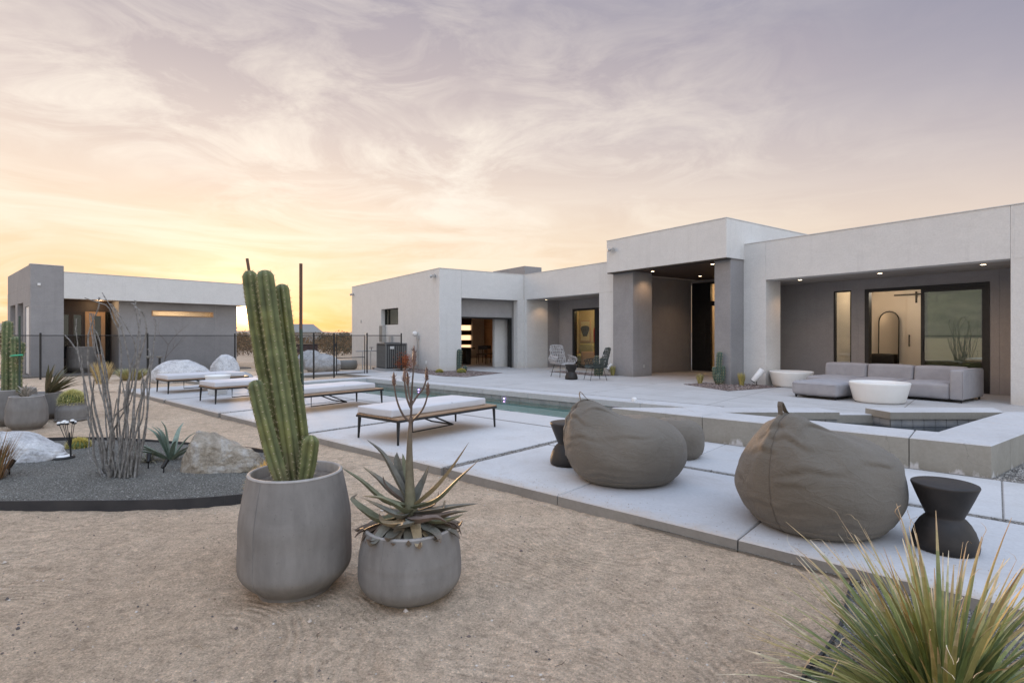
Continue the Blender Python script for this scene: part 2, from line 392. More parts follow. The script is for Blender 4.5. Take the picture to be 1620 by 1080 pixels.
def potmat(name, c1, c2):
    m, nt, b = nodes(name); b.inputs['Roughness'].default_value = .82; b.inputs['Specular IOR Level'].default_value = .25
    v = coords(nt); a = ramp_n(nt, noise_n(nt, v, 3.5, 7, .6, .8), [(.28, c1), (.72, c2)])
    st = ramp_n(nt, noise_n(nt, coords(nt, (5, 5, 1.2)), 4, 5), [(.35, .9), (.65, 1.06)])
    sp = ramp_n(nt, noise_n(nt, v, 70, 3, .7), [(.27, .72), (.36, 1)])
    nt.links.new(mix_n(nt, 1.0, mix_n(nt, 1.0, a, st, 'MULTIPLY'), sp, 'MULTIPLY'), b.inputs['Base Color'])
    bump_n(nt, b, noise_n(nt, v, 45, 5, .6), .25, .004); return m
M['pot'] = potmat('cast_concrete_pot', (.172, .162, .152), (.236, .224, .212))
M['potlip'] = potmat('worn_pot_lip', (.30, .28, .262), (.40, .375, .35))

def fabric(name, c1, c2):
    m, nt, b = nodes(name); b.inputs['Roughness'].default_value = .95; b.inputs['Specular IOR Level'].default_value = .1
    b.inputs['Sheen Weight'].default_value = .12; b.inputs['Sheen Roughness'].default_value = .5
    v = coords(nt); a = ramp_n(nt, noise_n(nt, v, 2.5, 5, .6), [(.3, c1), (.7, c2)])
    th = ramp_n(nt, noise_n(nt, coords(nt, (1, 1, 1.6)), 260, 3, .7), [(.3, .82), (.7, 1.12)])
    nt.links.new(mix_n(nt, 1.0, a, th, 'MULTIPLY'), b.inputs['Base Color'])
    bump_n(nt, b, math_n(nt, 'ADD', math_n(nt, 'MULTIPLY', noise_n(nt, v, 420, 2), .25), math_n(nt, 'ADD', math_n(nt, 'MULTIPLY', noise_n(nt, v, 9, 4, .55, 1.0), .8), math_n(nt, 'MULTIPLY', math_n(nt, 'POWER', math_n(nt, 'SUBTRACT', 1, math_n(nt, 'ABSOLUTE', math_n(nt, 'MULTIPLY', math_n(nt, 'SUBTRACT', noise_n(nt, coords(nt, (1, 1, 2.4)), 5.5, 4, .55, .6), .5), 5))), 3), .28))), .55, .02); return m
M['bean'] = fabric('taupe_canvas', (.180, .160, .134), (.150, .134, .113))
M['seam'] = mat('seam_tape', (.13, .11, .09), (.12, .10, .085), 10, .9)
M['leaf'] = colmat('leaf', .55, .3, .22, 22)
M['cactus'] = colmat('cactus_skin', .55, .3, .3, 16, bump=.25)
M['spine'] = colmat('cactus_spine', .6, .2, .1, 30, bump=0)
M['bark'] = mat('ocotillo_bark', (.15, .14, .13), (.30, .29, .275), 30, .9, bump=.9, bscale=70, bdist=.01)
M['twig'] = colmat('scrub_twig', .9, .1, .3, 3)
M['hill'] = mat('desert_hill', (.34, .28, .22), (.24, .205, .165), .06, .95, detail=8)
def meshscreen():
    m = bpy.data.materials.new('fence_mesh'); m.use_nodes = True; nt = m.node_tree; nt.nodes.clear()
    out = nt.nodes.new('ShaderNodeOutputMaterial'); t = nt.nodes.new('ShaderNodeBsdfTransparent'); d = nt.nodes.new('ShaderNodeBsdfDiffuse')
    d.inputs['Color'].default_value = (.02, .02, .02, 1); mx = nt.nodes.new('ShaderNodeMixShader'); mx.inputs[0].default_value = .22
    nt.links.new(t.outputs[0], mx.inputs[1]); nt.links.new(d.outputs[0], mx.inputs[2]); nt.links.new(mx.outputs[0], out.inputs['Surface']); return m
M['screen'] = meshscreen()
M['downlight'] = emit('lit_downlight', (1, .78, .5), 14)
M['warmglow'] = emit('lit_glass_shade', (1, .7, .4), 3)
M['poollight'] = emit('violet_pool_light', (.5, .3, 1), 7)
M['bluelens'] = emit('white_lens', (.75, .72, 1), 2.0)

# ------------------------------------------------------------------ camera, sun, sky
cam = bpy.data.objects.new('camera', bpy.data.cameras.new('camera')); COL.objects.link(cam); sc.camera = cam
cam.location = (0, 0, CAM_H); cam.rotation_euler = (R(90), 0, 0)
cam.data.sensor_width = 36; cam.data.lens = 36*860/1620; cam.data.shift_y = -9/1620; cam.data.clip_start = .05; cam.data.clip_end = 6000
SUN_AZ, SUN_EL = R(-26.2), R(2.6)
sun_dir = V(math.sin(SUN_AZ)*math.cos(SUN_EL), math.cos(SUN_AZ)*math.cos(SUN_EL), math.sin(SUN_EL))
sl = bpy.data.lights.new('sun', 'SUN'); sl.energy = 4.0; sl.angle = R(3); sl.color = (1, .62, .32)
so = bpy.data.objects.new('sun', sl); COL.objects.link(so); so.rotation_euler = sun_dir.to_track_quat('Z', 'Y').to_euler(); so.location = sun_dir*60

w = bpy.data.worlds.new('World'); sc.world = w; w.use_nodes = True; nt = w.node_tree
bg = nt.nodes['Background']; out = nt.nodes['World Output']
sky = nt.nodes.new('ShaderNodeTexSky'); sky.sky_type = 'NISHITA'; sky.sun_disc = False; sky.sun_elevation = SUN_EL; sky.sun_rotation = SUN_AZ
nt.links.new(sky.outputs['Color'], bg.inputs['Color']); bg.inputs['Strength'].default_value = .015
tc = nt.nodes.new('ShaderNodeTexCoord'); sx = nt.nodes.new('ShaderNodeSeparateXYZ'); nt.links.new(tc.outputs['Generated'], sx.inputs[0])
X, Y, Z = sx.outputs; Zc = math_n(nt, 'MAXIMUM', Z, 0)
hlen = math_n(nt, 'SQRT', math_n(nt, 'ADD', math_n(nt, 'MULTIPLY', X, X), math_n(nt, 'ADD', math_n(nt, 'MULTIPLY', Y, Y), .0001)))
azd = math_n(nt, 'DIVIDE', math_n(nt, 'ADD', math_n(nt, 'MULTIPLY', X, math.sin(SUN_AZ)), math_n(nt, 'MULTIPLY', Y, math.cos(SUN_AZ))), hlen)
sunside = ramp_n(nt, Zc, [(0, (.92, .46, .19)), (.04, (.93, .57, .30)), (.09, (.92, .66, .42)), (.16, (.91, .72, .54)), (.24, (.86, .71, .60)), (.33, (.73, .62, .575)), (.42, (.56, .48, .485)), (.52, (.42, .38, .43)), (1, (.44, .53, .68))])
farside = ramp_n(nt, Zc, [(0, (.88, .68, .54)), (.10, (.82, .68, .58)), (.18, (.70, .60, .57)), (.26, (.47, .43, .48)), (.34, (.305, .305, .405)), (.45, (.22, .245, .365)), (1, (.42, .53, .70))])
f = ramp_n(nt, math_n(nt, 'ADD', math_n(nt, 'MULTIPLY', azd, .5), .5), [(.55, 0), (.97, 1)])
base = mix_n(nt, f, farside, sunside)
# high wisps and low streaks of cloud, laid out by bearing and height
az = math_n(nt, 'ARCTAN2', X, Y)
def cloudvec(sa, sz, rot=0, off=(0, 0, 0)):
    c = nt.nodes.new('ShaderNodeCombineXYZ'); nt.links.new(az, c.inputs[0]); nt.links.new(Zc, c.inputs[1])
    m = nt.nodes.new('ShaderNodeMapping'); m.inputs['Scale'].default_value = (sa, sz, 1); m.inputs['Rotation'].default_value = (0, 0, R(rot)); m.inputs['Location'].default_value = off
    nt.links.new(c.outputs[0], m.inputs['Vector']); return m.outputs['Vector']
n0 = noise_n(nt, cloudvec(1.6, 3.2, 0, (1.7, .4, 0)), 1.5, 4, .55, .3)
n1 = noise_n(nt, cloudvec(2.6, 7.5, -14, (.6, .2, 0)), 1.7, 11, .66, .75)
n2 = noise_n(nt, cloudvec(1.4, 15, 5, (2.2, 3.1, 0)), 1.6, 8, .6, .5)
high = math_n(nt, 'MULTIPLY', ramp_n(nt, n1, [(.42, 0), (.53, .5), (.65, 1)]), ramp_n(nt, n0, [(.34, .2), (.50, 1)]))
high = math_n(nt, 'MULTIPLY', high, ramp_n(nt, Zc, [(.30, 1), (.46, .35)]))
low = math_n(nt, 'MULTIPLY', ramp_n(nt, n2, [(.44, 0), (.60, 1)]), ramp_n(nt, Zc, [(.04, .15), (.10, 1), (.20, .9), (.28, 0)]))
cl = math_n(nt, 'MULTIPLY', math_n(nt, 'MAXIMUM', high, math_n(nt, 'MULTIPLY', low, .85)), math_n(nt, 'ADD', math_n(nt, 'MULTIPLY', math_n(nt, 'POWER', f, 2.4), 1.05), .0))
ccol = mix_n(nt, ramp_n(nt, Zc, [(.03, 0), (.26, 1)]), (1.0, .84, .64), (1.0, .90, .79))
base = mix_n(nt, math_n(nt, 'MULTIPLY', cl, .95), base, ccol)
dk = ramp_n(nt, noise_n(nt, cloudvec(2.0, 6.0, -10, (5.2, 1.3, 0)), 1.8, 8, .62, .6), [(.52, 0), (.76, .12)])
base = mix_n(nt, math_n(nt, 'MULTIPLY', dk, ramp_n(nt, Zc, [(.08, .25), (.25, 1)])), base, (.55, .45, .49))
# glow round the sun
dot = math_n(nt, 'ADD', math_n(nt, 'ADD', math_n(nt, 'MULTIPLY', X, sun_dir.x), math_n(nt, 'MULTIPLY', Y, sun_dir.y)), math_n(nt, 'MULTIPLY', Z, sun_dir.z))
dot = math_n(nt, 'MAXIMUM', dot, 0)
g1 = math_n(nt, 'MULTIPLY', math_n(nt, 'POWER', dot, 5000), 9); g2 = math_n(nt, 'MULTIPLY', math_n(nt, 'POWER', dot, 700), .5); g3 = math_n(nt, 'MULTIPLY', math_n(nt, 'POWER', dot, 60), .02)
gl = math_n(nt, 'ADD', g1, math_n(nt, 'ADD', g2, g3))
base = mix_n(nt, 1.0, base, mix_n(nt, 1.0, gl, (1.0, .62, .30), 'MULTIPLY'), 'ADD')
# unseen sky overhead and behind the camera brightened to light the scene
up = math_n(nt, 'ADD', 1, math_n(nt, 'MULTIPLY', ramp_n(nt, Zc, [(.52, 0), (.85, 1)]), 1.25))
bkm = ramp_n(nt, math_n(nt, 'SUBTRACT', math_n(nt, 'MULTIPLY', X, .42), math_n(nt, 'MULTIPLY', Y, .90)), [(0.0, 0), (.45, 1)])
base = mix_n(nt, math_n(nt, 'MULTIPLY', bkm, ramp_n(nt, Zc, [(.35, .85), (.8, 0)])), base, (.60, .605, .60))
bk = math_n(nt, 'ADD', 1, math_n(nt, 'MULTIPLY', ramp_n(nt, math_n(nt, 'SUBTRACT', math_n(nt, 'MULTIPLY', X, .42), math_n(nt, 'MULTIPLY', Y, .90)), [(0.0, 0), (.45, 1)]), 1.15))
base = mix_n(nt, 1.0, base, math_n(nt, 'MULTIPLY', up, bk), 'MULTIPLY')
# warm lobe added outside the left of frame to light left-facing sides
gd_ = V(-.97, .04, .13).normalized()
dg = math_n(nt, 'MAXIMUM', math_n(nt, 'ADD', math_n(nt, 'ADD', math_n(nt, 'MULTIPLY', X, gd_.x), math_n(nt, 'MULTIPLY', Y, gd_.y)), math_n(nt, 'MULTIPLY', Z, gd_.z)), 0)
lg = math_n(nt, 'MULTIPLY', math_n(nt, 'POWER', dg, 14), 2.9)
base = mix_n(nt, 1.0, base, mix_n(nt, 1.0, lg, (1.0, .66, .36), 'MULTIPLY'), 'ADD')
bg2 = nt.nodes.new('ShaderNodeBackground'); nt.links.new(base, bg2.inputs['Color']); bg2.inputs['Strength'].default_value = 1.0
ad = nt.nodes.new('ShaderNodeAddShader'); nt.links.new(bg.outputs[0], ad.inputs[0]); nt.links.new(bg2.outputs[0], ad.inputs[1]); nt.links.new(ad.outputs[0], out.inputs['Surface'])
sc.view_settings.view_transform = 'Standard'; sc.view_settings.look = 'None'; sc.view_settings.exposure = 0; sc.view_settings.gamma = 1
sc.cycles.max_bounces = 8; sc.cycles.transparent_max_bounces = 12; sc.cycles.caustics_reflective = False; sc.cycles.caustics_refractive = False
sc.cycles.use_denoising = True; sc.cycles.sample_clamp_indirect = 6
def lamp(name, loc, power, col=(1, .68, .38), size=.06, kind='POINT', parent=None, spot=None):
    l = bpy.data.lights.new(name, kind); l.energy = power; l.color = col
    if kind == 'POINT': l.shadow_soft_size = size
    if kind == 'SPOT': l.shadow_soft_size = size; l.spot_size = R(spot or 100); l.spot_blend = .7
    o = bpy.data.objects.new(name, l); COL.objects.link(o); o.location = loc
    if parent: o.parent = parent
    return o
# ================================================================== THE SETTING
def inset_poly(poly, t):
    n = len(poly); out = []
    a = sum(poly[i][0]*poly[(i+1) % n][1]-poly[(i+1) % n][0]*poly[i][1] for i in range(n))
    P = [Vector((p[0], p[1])) for p in (poly if a > 0 else poly[::-1])]
    for i in range(n):
        p0, p1, p2 = P[i-1], P[i], P[(i+1) % n]
        e1 = (p1-p0).normalized(); e2 = (p2-p1).normalized()
        n1 = Vector((-e1.y, e1.x)); n2 = Vector((-e2.y, e2.x)); b = (n1+n2); k = b.length_squared
        out.append(p1+b*(2*t/k) if k > .1 else p1+n1*t)
    return P, out
def slab(mb, poly, z0, z1, side=0, top=0, bev=.012):
    P, Q = inset_poly(poly, bev); n = len(P); tn = rnd.uniform(.90, 1.04); tn = (tn, tn, tn*rnd.uniform(.985, 1.01))
    vs = [V(p.x, p.y, z0) for p in P]+[V(p.x, p.y, z1-bev) for p in P]+[V(p.x, p.y, z1) for p in Q]
    mb.add(vs, [list(range(2*n, 3*n))]+[[n+i, n+(i+1) % n, 2*n+(i+1) % n, 2*n+i] for i in range(n)], top, False, tn)
    mb.add(vs, [[i, (i+1) % n, n+(i+1) % n, n+i] for i in range(n)], side)
def drect(d0, d1, e0, e1): return [dw(d0, e0), dw(d0, e1), dw(d1, e1), dw(d1, e0)]

# ---- ground: one sheet to the horizon, fine where the camera stands
def furrow(x, y):
    p = V(x, y, 0); m_ = max(0, min(1, (noise.noise(p*.75+V(3, 1, 0))+.22)*3.2))       # raked arcs, left patchy
    q_ = p+V(noise.noise(p*1.1), noise.noise(p*1.1+V(5, 5, 0)), 0)*.6+V(noise.noise(p*3), noise.noise(p*3+V(5, 5, 0)), 0)*.07
    return (q_-V(-2.2, .6, 0)).length, m_
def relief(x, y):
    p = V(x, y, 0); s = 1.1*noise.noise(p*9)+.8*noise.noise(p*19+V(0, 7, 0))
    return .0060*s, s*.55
def ground_z(x, y):
    p = V(x, y, 0)
    z = SAND + .012*noise.noise(p*.8)+.008*noise.noise(p*2.3+V(9, 0, 0))+.005*noise.noise(p*5)
    if -4.4 < x < 2.6 and 1.4 < y < 5.8: z += relief(x, y)[0]
    for (cx, cy, r, h) in ((-1.93, 2.84, .05, -.026), (-1.93, 2.84, .13, .018), (-2.3, 2.3, .09, -.014), (-.1, 2.25, .10, -.016), (.5, 2.7, .09, -.014), (.9, 2.2, .08, -.014), (-3.2, 3.5, .1, -.014), (-2.9, 3.1, .1, -.014), (-1.2, 2.98, .42, .014), (-.55, 2.94, .36, .014)):
        q = ((x-cx)**2+((y-cy)*1.3)**2)/(r*r)
        z += h*math.exp(-q)
    return z
def axis(lo, hi, step, far):
    a = []; x = lo
    while x <= hi: a.append(x); x += step
    s = step
    r = [a[-1]]
    while r[-1] < far: s *= 1.22; r.append(r[-1]+s)
    l = [a[0]]; s = step
    while l[-1] > -far: s *= 1.22; l.append(l[-1]-s)
    return l[::-1][:-1]+a+r[1:]
def axis2(lo, a, b, hi, fine, step, far):
    m = []; x = a
    while x <= b: m.append(x); x += fine
    r = [m[-1]]
    while r[-1] < hi: r.append(r[-1]+step)
    s = step
    while r[-1] < far: s *= 1.22; r.append(r[-1]+s)
    l = [m[0]]
    while l[-1] > lo: l.append(l[-1]-step)
    s = step
    while l[-1] > -far: s *= 1.22; l.append(l[-1]-s)
    return l[::-1][:-1]+m+r[1:]
gx, gy = axis2(-9, -4.2, 2.4, 5, .034, .12, 2600), axis2(-1.5, 1.5, 5.6, 10, .034, .12, 2600)
bm = bmesh.new(); idx = []
for x in gx:
    idx.append([bm.verts.new((x, y, ground_z(x, y) if abs(x) < 40 and abs(y) < 60 else SAND)) for y in gy])
for i in range(len(gx)-1):
    for j in range(len(gy)-1):
        bm.faces.new((idx[i][j], idx[i+1][j], idx[i+1][j+1], idx[i][j+1]))
PD0, PD1, PE0, PE1 = 1.5, 12.05, 3.48, 6.12
for co, no in ((dw(PD0, 0), DD), (dw(PD1, 0), DD), (dw(0, PE0), DE), (dw(0, PE1), DE)):
    bmesh.ops.bisect_plane(bm, geom=bm.verts[:]+bm.edges[:]+bm.faces[:], plane_co=co, plane_no=no, dist=1e-5)
kill = []
for f_ in bm.faces:
    c = f_.calc_center_median()-DO; d_, e_ = c.dot(DD), c.dot(DE)
    if PD0 < d_ < PD1 and PE0 < e_ < PE1: kill.append(f_)
bmesh.ops.delete(bm, geom=kill, context='FACES')
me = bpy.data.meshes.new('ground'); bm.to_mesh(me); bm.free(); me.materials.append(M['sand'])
me.polygons.foreach_set('use_smooth', [True]*len(me.polygons))
ga_ = me.attributes.new('relief_shade', 'FLOAT', 'POINT'); ga_.data.foreach_set('value', [.5+(relief(v.co.x, v.co.y)[1]*.5 if abs(v.co.x) < 9 and -2 < v.co.y < 12 else .3*noise.noise(v.co*3)) for v in me.vertices])
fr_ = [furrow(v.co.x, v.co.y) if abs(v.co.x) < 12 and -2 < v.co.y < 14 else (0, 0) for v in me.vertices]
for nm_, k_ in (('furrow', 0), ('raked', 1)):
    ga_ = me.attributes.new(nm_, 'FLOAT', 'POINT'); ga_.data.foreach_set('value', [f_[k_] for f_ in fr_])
ground = struct(bpy.data.objects.new('ground', me)); COL.objects.link(ground)

# loose stones on the sand
mb = MB()
for i in range(2600):
    t = rnd.random()
    y = 1.6+5.5*t*t; x = rnd.uniform(-1.0, .62)*(y+.5)
    c = V(x, y, 0)-DO
    if c.dot(DE) > -.05: continue
    r = rnd.choice((.003, .003, .004, .004, .005, .006, .008))*(1 if rnd.random() < .93 else rnd.uniform(1.5, 2.4))
    k = rnd.choice(((.50, .43, .36), (.40, .33, .27), (.16, .13, .115), (.62, .57, .52), (.30, .22, .16), (.12, .105, .10)))
    z = ground_z(x, y)+r*.3
    vs = [V(x, y, z)+V(rnd.uniform(.6, 1.2)*a*r, rnd.uniform(.6, 1.2)*b*r, rnd.uniform(.5, .9)*c_*r) for a, b, c_ in ((1, 0, 0), (0, 1, 0), (-1, 0, 0), (0, -1, 0), (0, 0, 1), (0, 0, -1))]
    mb.add(vs, [(0, 1, 4), (1, 2, 4), (2, 3, 4), (3, 0, 4), (1, 0, 5), (2, 1, 5), (3, 2, 5), (0, 3, 5)], 0, False, k)
for i in range(70):
    y = 1.7+4.5*rnd.random()**1.6; x = rnd.uniform(-1.0, .6)*(y+.4); c = V(x, y, 0)-DO
    if c.dot(DE) > -.05: continue
    a = rnd.uniform(0, 6.28); L = rnd.uniform(.02, .07); z = ground_z(x, y)+.004
    mb.tube([V(x, y, z), V(x+math.cos(a)*L*.5, y+math.sin(a)*L*.5, z+.004), V(x+math.cos(a+.4)*L, y+math.sin(a+.4)*L, z)], [.0014, .0018, .0008], 4, col=rnd.choice(((.12, .085, .06), (.30, .22, .14), (.45, .38, .28))))
struct(mb.build('loose_pebbles', M['pebble']), 'stuff')

# ---- near pool deck of separate slabs with grit-filled joints
mb = MB(); S0 = -.16
DJ = [(1.46, 4.21), (4.33, 7.14), (7.26, 10.07), (10.19, 13.35)]
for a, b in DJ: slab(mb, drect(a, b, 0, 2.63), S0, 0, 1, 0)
for a, b in [(1.12, 4.22), (4.26, 7.15), (7.19, 10.08), (10.12, 12.5)]: slab(mb, drect(a, b, 2.69, 3.50), -.13, 0, 0, 0)
xs = [1.35, 0.0, -1.46, -2.92, -4.4, -6.2]
for a, b in zip(xs[1:], xs[:-1]): slab(mb, drect(a+.005, b-.005, 0, 1.60), S0, 0, 1, 0, .007)
xs = [1.06, -.25, -1.5, -2.75, -4.2, -6.2]
for a, b in zip(xs[1:], xs[:-1]): slab(mb, drect(a+.005, b-.005, 1.70, 3.06), S0, 0, 1, 0, .007)
slab(mb, [dw(1.36, 1.64), dw(1.36, 2.63), dw(1.09, 2.63), dw(1.09, 1.64)], S0, 0, 1, 0, .007)
slab(mb, [V(4.76, 4.86), V(8.48, 1.57), V(12.3, 5.9), V(8.40, 7.48)], S0, 0, 1, 0)
struct(mb.build('pool_deck', [M['deck'], M['deckside']]))
mb = MB(); mb.prism([p.to_2d() for p in (dw(13.3, .03), dw(-6.2, .03), dw(-6.2, 3.2), dw(1.1, 3.2), dw(1.1, 3.4), dw(13.3, 3.4))], -.14, -.007)
struct(mb.build('joint_gravel', M['joint']), 'stuff')
mb = MB(); mb.prism([(4.40, 5.0), (4.82, 4.78), (8.5, 7.40), (8.2, 7.75)], -.14, -.012); struct(mb.build('joint_gravel', M['joint']), 'stuff')

# ---- patio by the house: one cast slab cut by control joints
poly = [V(1.56, 7.76), V(8.26, 7.76), V(8.50, 7.56), V(12.36, 5.98), V(24, 9), V(24, 34), dw(15.6, 22), dw(15.6, 2.0), dw(14.5, 2.0), dw(14.5, 6.62), dw(1.08, 6.62), dw(1.08, 3.30)]
mb = MB(); n = len(poly)
vs = [V(p.x, p.y, -.14) for p in poly]+[V(p.x, p.y, -.001) for p in poly]
mb.add(vs, [[i, (i+1) % n, n+(i+1) % n, n+i] for i in range(n)], 1)
bm = bmesh.new(); bm.faces.new([bm.verts.new((p.x, p.y, 0)) for p in poly])
cuts = [(dw(0, e), DE) for e in (7.55, 9.35, 11.6, 13.8)]+[(dw(d, 0), DD) for d in (-4.3, -1.45, 1.42, 4.29, 7.16, 10.03, 12.9)]+[(hw(0, 3.0), HY)]
for co, no in cuts: bmesh.ops.bisect_plane(bm, geom=bm.verts[:]+bm.edges[:]+bm.faces[:], plane_co=co, plane_no=no, dist=1e-5)
r = bmesh.ops.inset_individual(bm, faces=bm.faces[:], thickness=.011, depth=0)
rim = set(r['faces'])
bm.verts.index_update()
vs = [v.co.copy() for v in bm.verts]
mb.add(vs, [[v.index for v in f_.verts] for f_ in bm.faces if f_ not in rim], 0)
mb.add(vs, [[v.index for v in f_.verts] for f_ in bm.faces if f_ in rim], 2); bm.free()
struct(mb.build('patio', [M['patio'], M['deckside'], M['joint']]))

# ---- swimming pool
pool = thing('swimming_pool', 'long narrow in-ground pool with pale coping and slate waterline tile', 'swimming pool', dw(PD0, PE0), E_ROT)
PI = pool.matrix_basis.inverted()
def pl(d, e, z=0): return PI @ dw(d, e, z)
def plr(d0, d1, e0, e1): return [pl(d0, e0), pl(d0, e1), pl(d1, e1), pl(d1, e0)]
mb = MB(); x = 1.08
while x < 12.5:
    x2 = min(x+1.46, 12.5); slab(mb, plr(x, x2-.008, PE1-.03, 6.60), -.13, 0); x = x2
for a, b in ((3.51, 4.8), (4.808, PE1-.04)): slab(mb, plr(PD1-.03, 12.5, a, b), -.13, 0); slab(mb, plr(1.08, PD0+.03, a, b), -.13, 0)
mb.build('coping', M['coping'], pool)
mb = MB()
def wallq(a, b, z0, z1, mi=0): mb.quad(pl(*a, z0), pl(*b, z0), pl(*b, z1), pl(*a, z1), mi)
B = 2e-3
cs = [(PD0, PE0), (PD1, PE0), (PD1, PE1), (PD0, PE1)]
for i in range(4): wallq(cs[i], cs[(i+1) % 4], -1.35, -.1)
mb.quad(pl(*cs[0], -1.35), pl(*cs[1], -1.35), pl(*cs[2], -1.35), pl(*cs[3], -1.35))
for k in range(3): mb.prism([p.to_2d() for p in plr(PD1-.35*(3-k), PD1-.002, PE0+.003, PE1-.003)], -1.34+.001*k, -1.05+.28*k)
mb.build('basin', M['plaster'], pool)
mb = MB(); T = .30
def tiles(a, b, nrm, z0, z1, t=T):
    L = (Vector(b)-Vector(a)).length; n = max(1, round(L/t)); u = (Vector(b)-Vector(a))/n
    for i in range(n):
        p = Vector(a)+u*i+u.normalized()*.004; q = Vector(a)+u*(i+1)-u.normalized()*.004
        P = [pl(*p), pl(*q), pl(*(q+Vector(nrm)*.008)), pl(*(p+Vector(nrm)*.008))]
        mb.prism([k.to_2d() for k in P], z0, z1)
for z0, z1 in ((-.215, -.134), (-.30, -.222)):
    tiles(cs[1], cs[2], (-1, 0), z0, z1); tiles((PD0+.01, PE1), (PD1-.01, PE1), (0, -1), z0, z1); tiles((PD0+.01, PE0), (PD1-.01, PE0), (0, 1), z0, z1); tiles(cs[0], cs[3], (1, 0), z0, z1)
mb.build('tile_band', M['tile'], pool)
for dd_, zz in ((6.19, -.20), (3.11, -.20), (9.46, -.20)):
    mb = MB(); c = pl(dd_, PE1-.03, zz); mb.lathe([(.001, -.012), (.014, -.012), (.02, 0), (.014, .012), (.001, .012)], 12, c); o = mb.build('pool_light', M['poollight'], pool)
mb = MB(); c = pl(2.75, PE1+.12, .001); mb.lathe([(.05, 0), (.055, .05), (.03, .075), (.001, .08)], 14, c); mb.build('fill_spout', M['whitemetal'], pool)
mb = MB(); mb.quad(dw(PD0, PE0, -.235), dw(PD0, PE1, -.235), dw(PD1, PE1, -.235), dw(PD1, PE0, -.235))
struct(mb.build('pool_water', M['water']))

# ---- raised spa: a three-sided basin behind a low wall
spa = thing('raised_spa', 'raised three-sided concrete spa with lime-stained low wall beside the pool', 'spa', (1.5, 7.7, 0))
SO = V(1.5, 7.7, 0)
def sp(p): return [(q[0]-SO.x, q[1]-SO.y) for q in p]
b2 = HY*-1
O1, O2, O3 = V(1.42, 7.74, 0), V(4.46, 5.06, 0), V(8.22, 7.74, 0)
I1, I2, I3 = V(2.72, 7.30, 0), V(4.50, 5.78, 0), V(6.62, 7.30, 0)
n_near = (O2-O1).normalized()
def on_near(t, inner): # t metres from the near corner O2 back along the wall
    p = O2-n_near*t
    return p+V(-n_near.y, n_near.x, 0)*(.57 if inner else 0)
t1, t2 = 2.74, .62
blocks = []
pA, pAi = on_near(t1, 0), on_near(t1, 1); pB, pBi = on_near(t2, 0), on_near(t2, 1)
g = n_near*.004
for pol in ([O1, pA-g, pAi-g, V(2.45, 7.30), V(2.40, 7.74)], [pA+g, pB-g, pBi-g, pAi+g], [pB+g, O2, O2+V(.816, .578, 0)*.62, I2+V(.02, .0, 0), pBi+g]):
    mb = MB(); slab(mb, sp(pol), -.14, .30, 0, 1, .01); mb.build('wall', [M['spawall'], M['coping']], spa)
q0 = O2+V(.816, .578, 0)*.626; i0 = I2+V(.026, .003, 0)
q1 = O2+V(.816, .578, 0)*1.75; i1 = I2+(I3-I2).normalized()*1.25; q2 = O2+V(.816, .578, 0)*3.0; i2 = I2+(I3-I2).normalized()*2.35
for pol in ([q0, q1, i1, i0], [q1+b2*.008, q2, i2, i1+b2*.008], [q2+b2*.008, O3, I3+V(.25, 0, 0), I3, i2+b2*.008]):
    mb = MB(); slab(mb, sp(pol), -.14, .30, 0, 1, .01); mb.build('wall', [M['spawall'], M['coping']], spa)
mb = MB(); slab(mb, sp([V(2.458, 7.30), V(4.40, 7.30), V(4.36, 7.74), V(2.408, 7.74)]), .2, .30, 0, 1, .008); slab(mb, sp([V(5.08, 7.30), V(6.60, 7.30), V(6.86, 7.74), V(5.03, 7.74)]), .2, .30, 0, 1, .008)
mb.build('coping', [M['spawall'], M['coping']], spa)
mb = MB(); slab(mb, sp([V(4.405, 7.62), V(5.075, 7.62), V(5.035, 7.76), V(4.365, 7.76)]), -.1, .22, 0, 1, .008); mb.build('spillway', [M['spawall'], M['coping']], spa)
mb = MB()
mb.prism(sp([V(2.47, 7.33), V(4.38, 7.33), V(4.34, 7.72), V(2.42, 7.72)]), -.14, .199); mb.prism(sp([V(5.10, 7.33), V(6.60, 7.33), V(6.8, 7.72), V(5.06, 7.72)]), -.14, .199)
mb.build('back_wall', M['grout'], spa)
mb = MB()
def stiles(a, b, z0, z1, t=.155):
    a, b = a.to_3d(), b.to_3d()
    L = (b-a).length; n = max(1, round(L/t)); u = (b-a)/n; w_ = u.normalized(); nr = V(w_.y, -w_.x, 0)
    for i in range(n):
        p = a+u*i+w_*.003; q = a+u*(i+1)-w_*.003
        mb.prism(sp([p, q, q+nr*.008, p+nr*.008]), z0, z1)
for z0, z1 in ((.115, .196), (.02, .108)):
    stiles(V(2.5, 7.33), V(4.38, 7.33), z0, z1); stiles(V(5.10, 7.33), V(6.60, 7.33), z0, z1)
    stiles(V(4.38, 7.33), V(4.34, 7.62), z0, z1); stiles(V(5.06, 7.66), V(5.10, 7.33), z0, z1)
mb.build('tile_band', M['tile'], spa)
mb = MB(); mb.prism(sp([V(2.3, 7.6), V(4.6, 5.6), V(7.1, 7.6)]), -.06, -.05); mb.build('floor', M['tile'], spa)
mb = MB(); zz = .10; mb.add([V(2.2, 7.65, zz), V(4.45, 5.7, zz), V(7.1, 7.65, zz)], [(0, 1, 2)]); struct(mb.build('spa_water', M['spawater']))

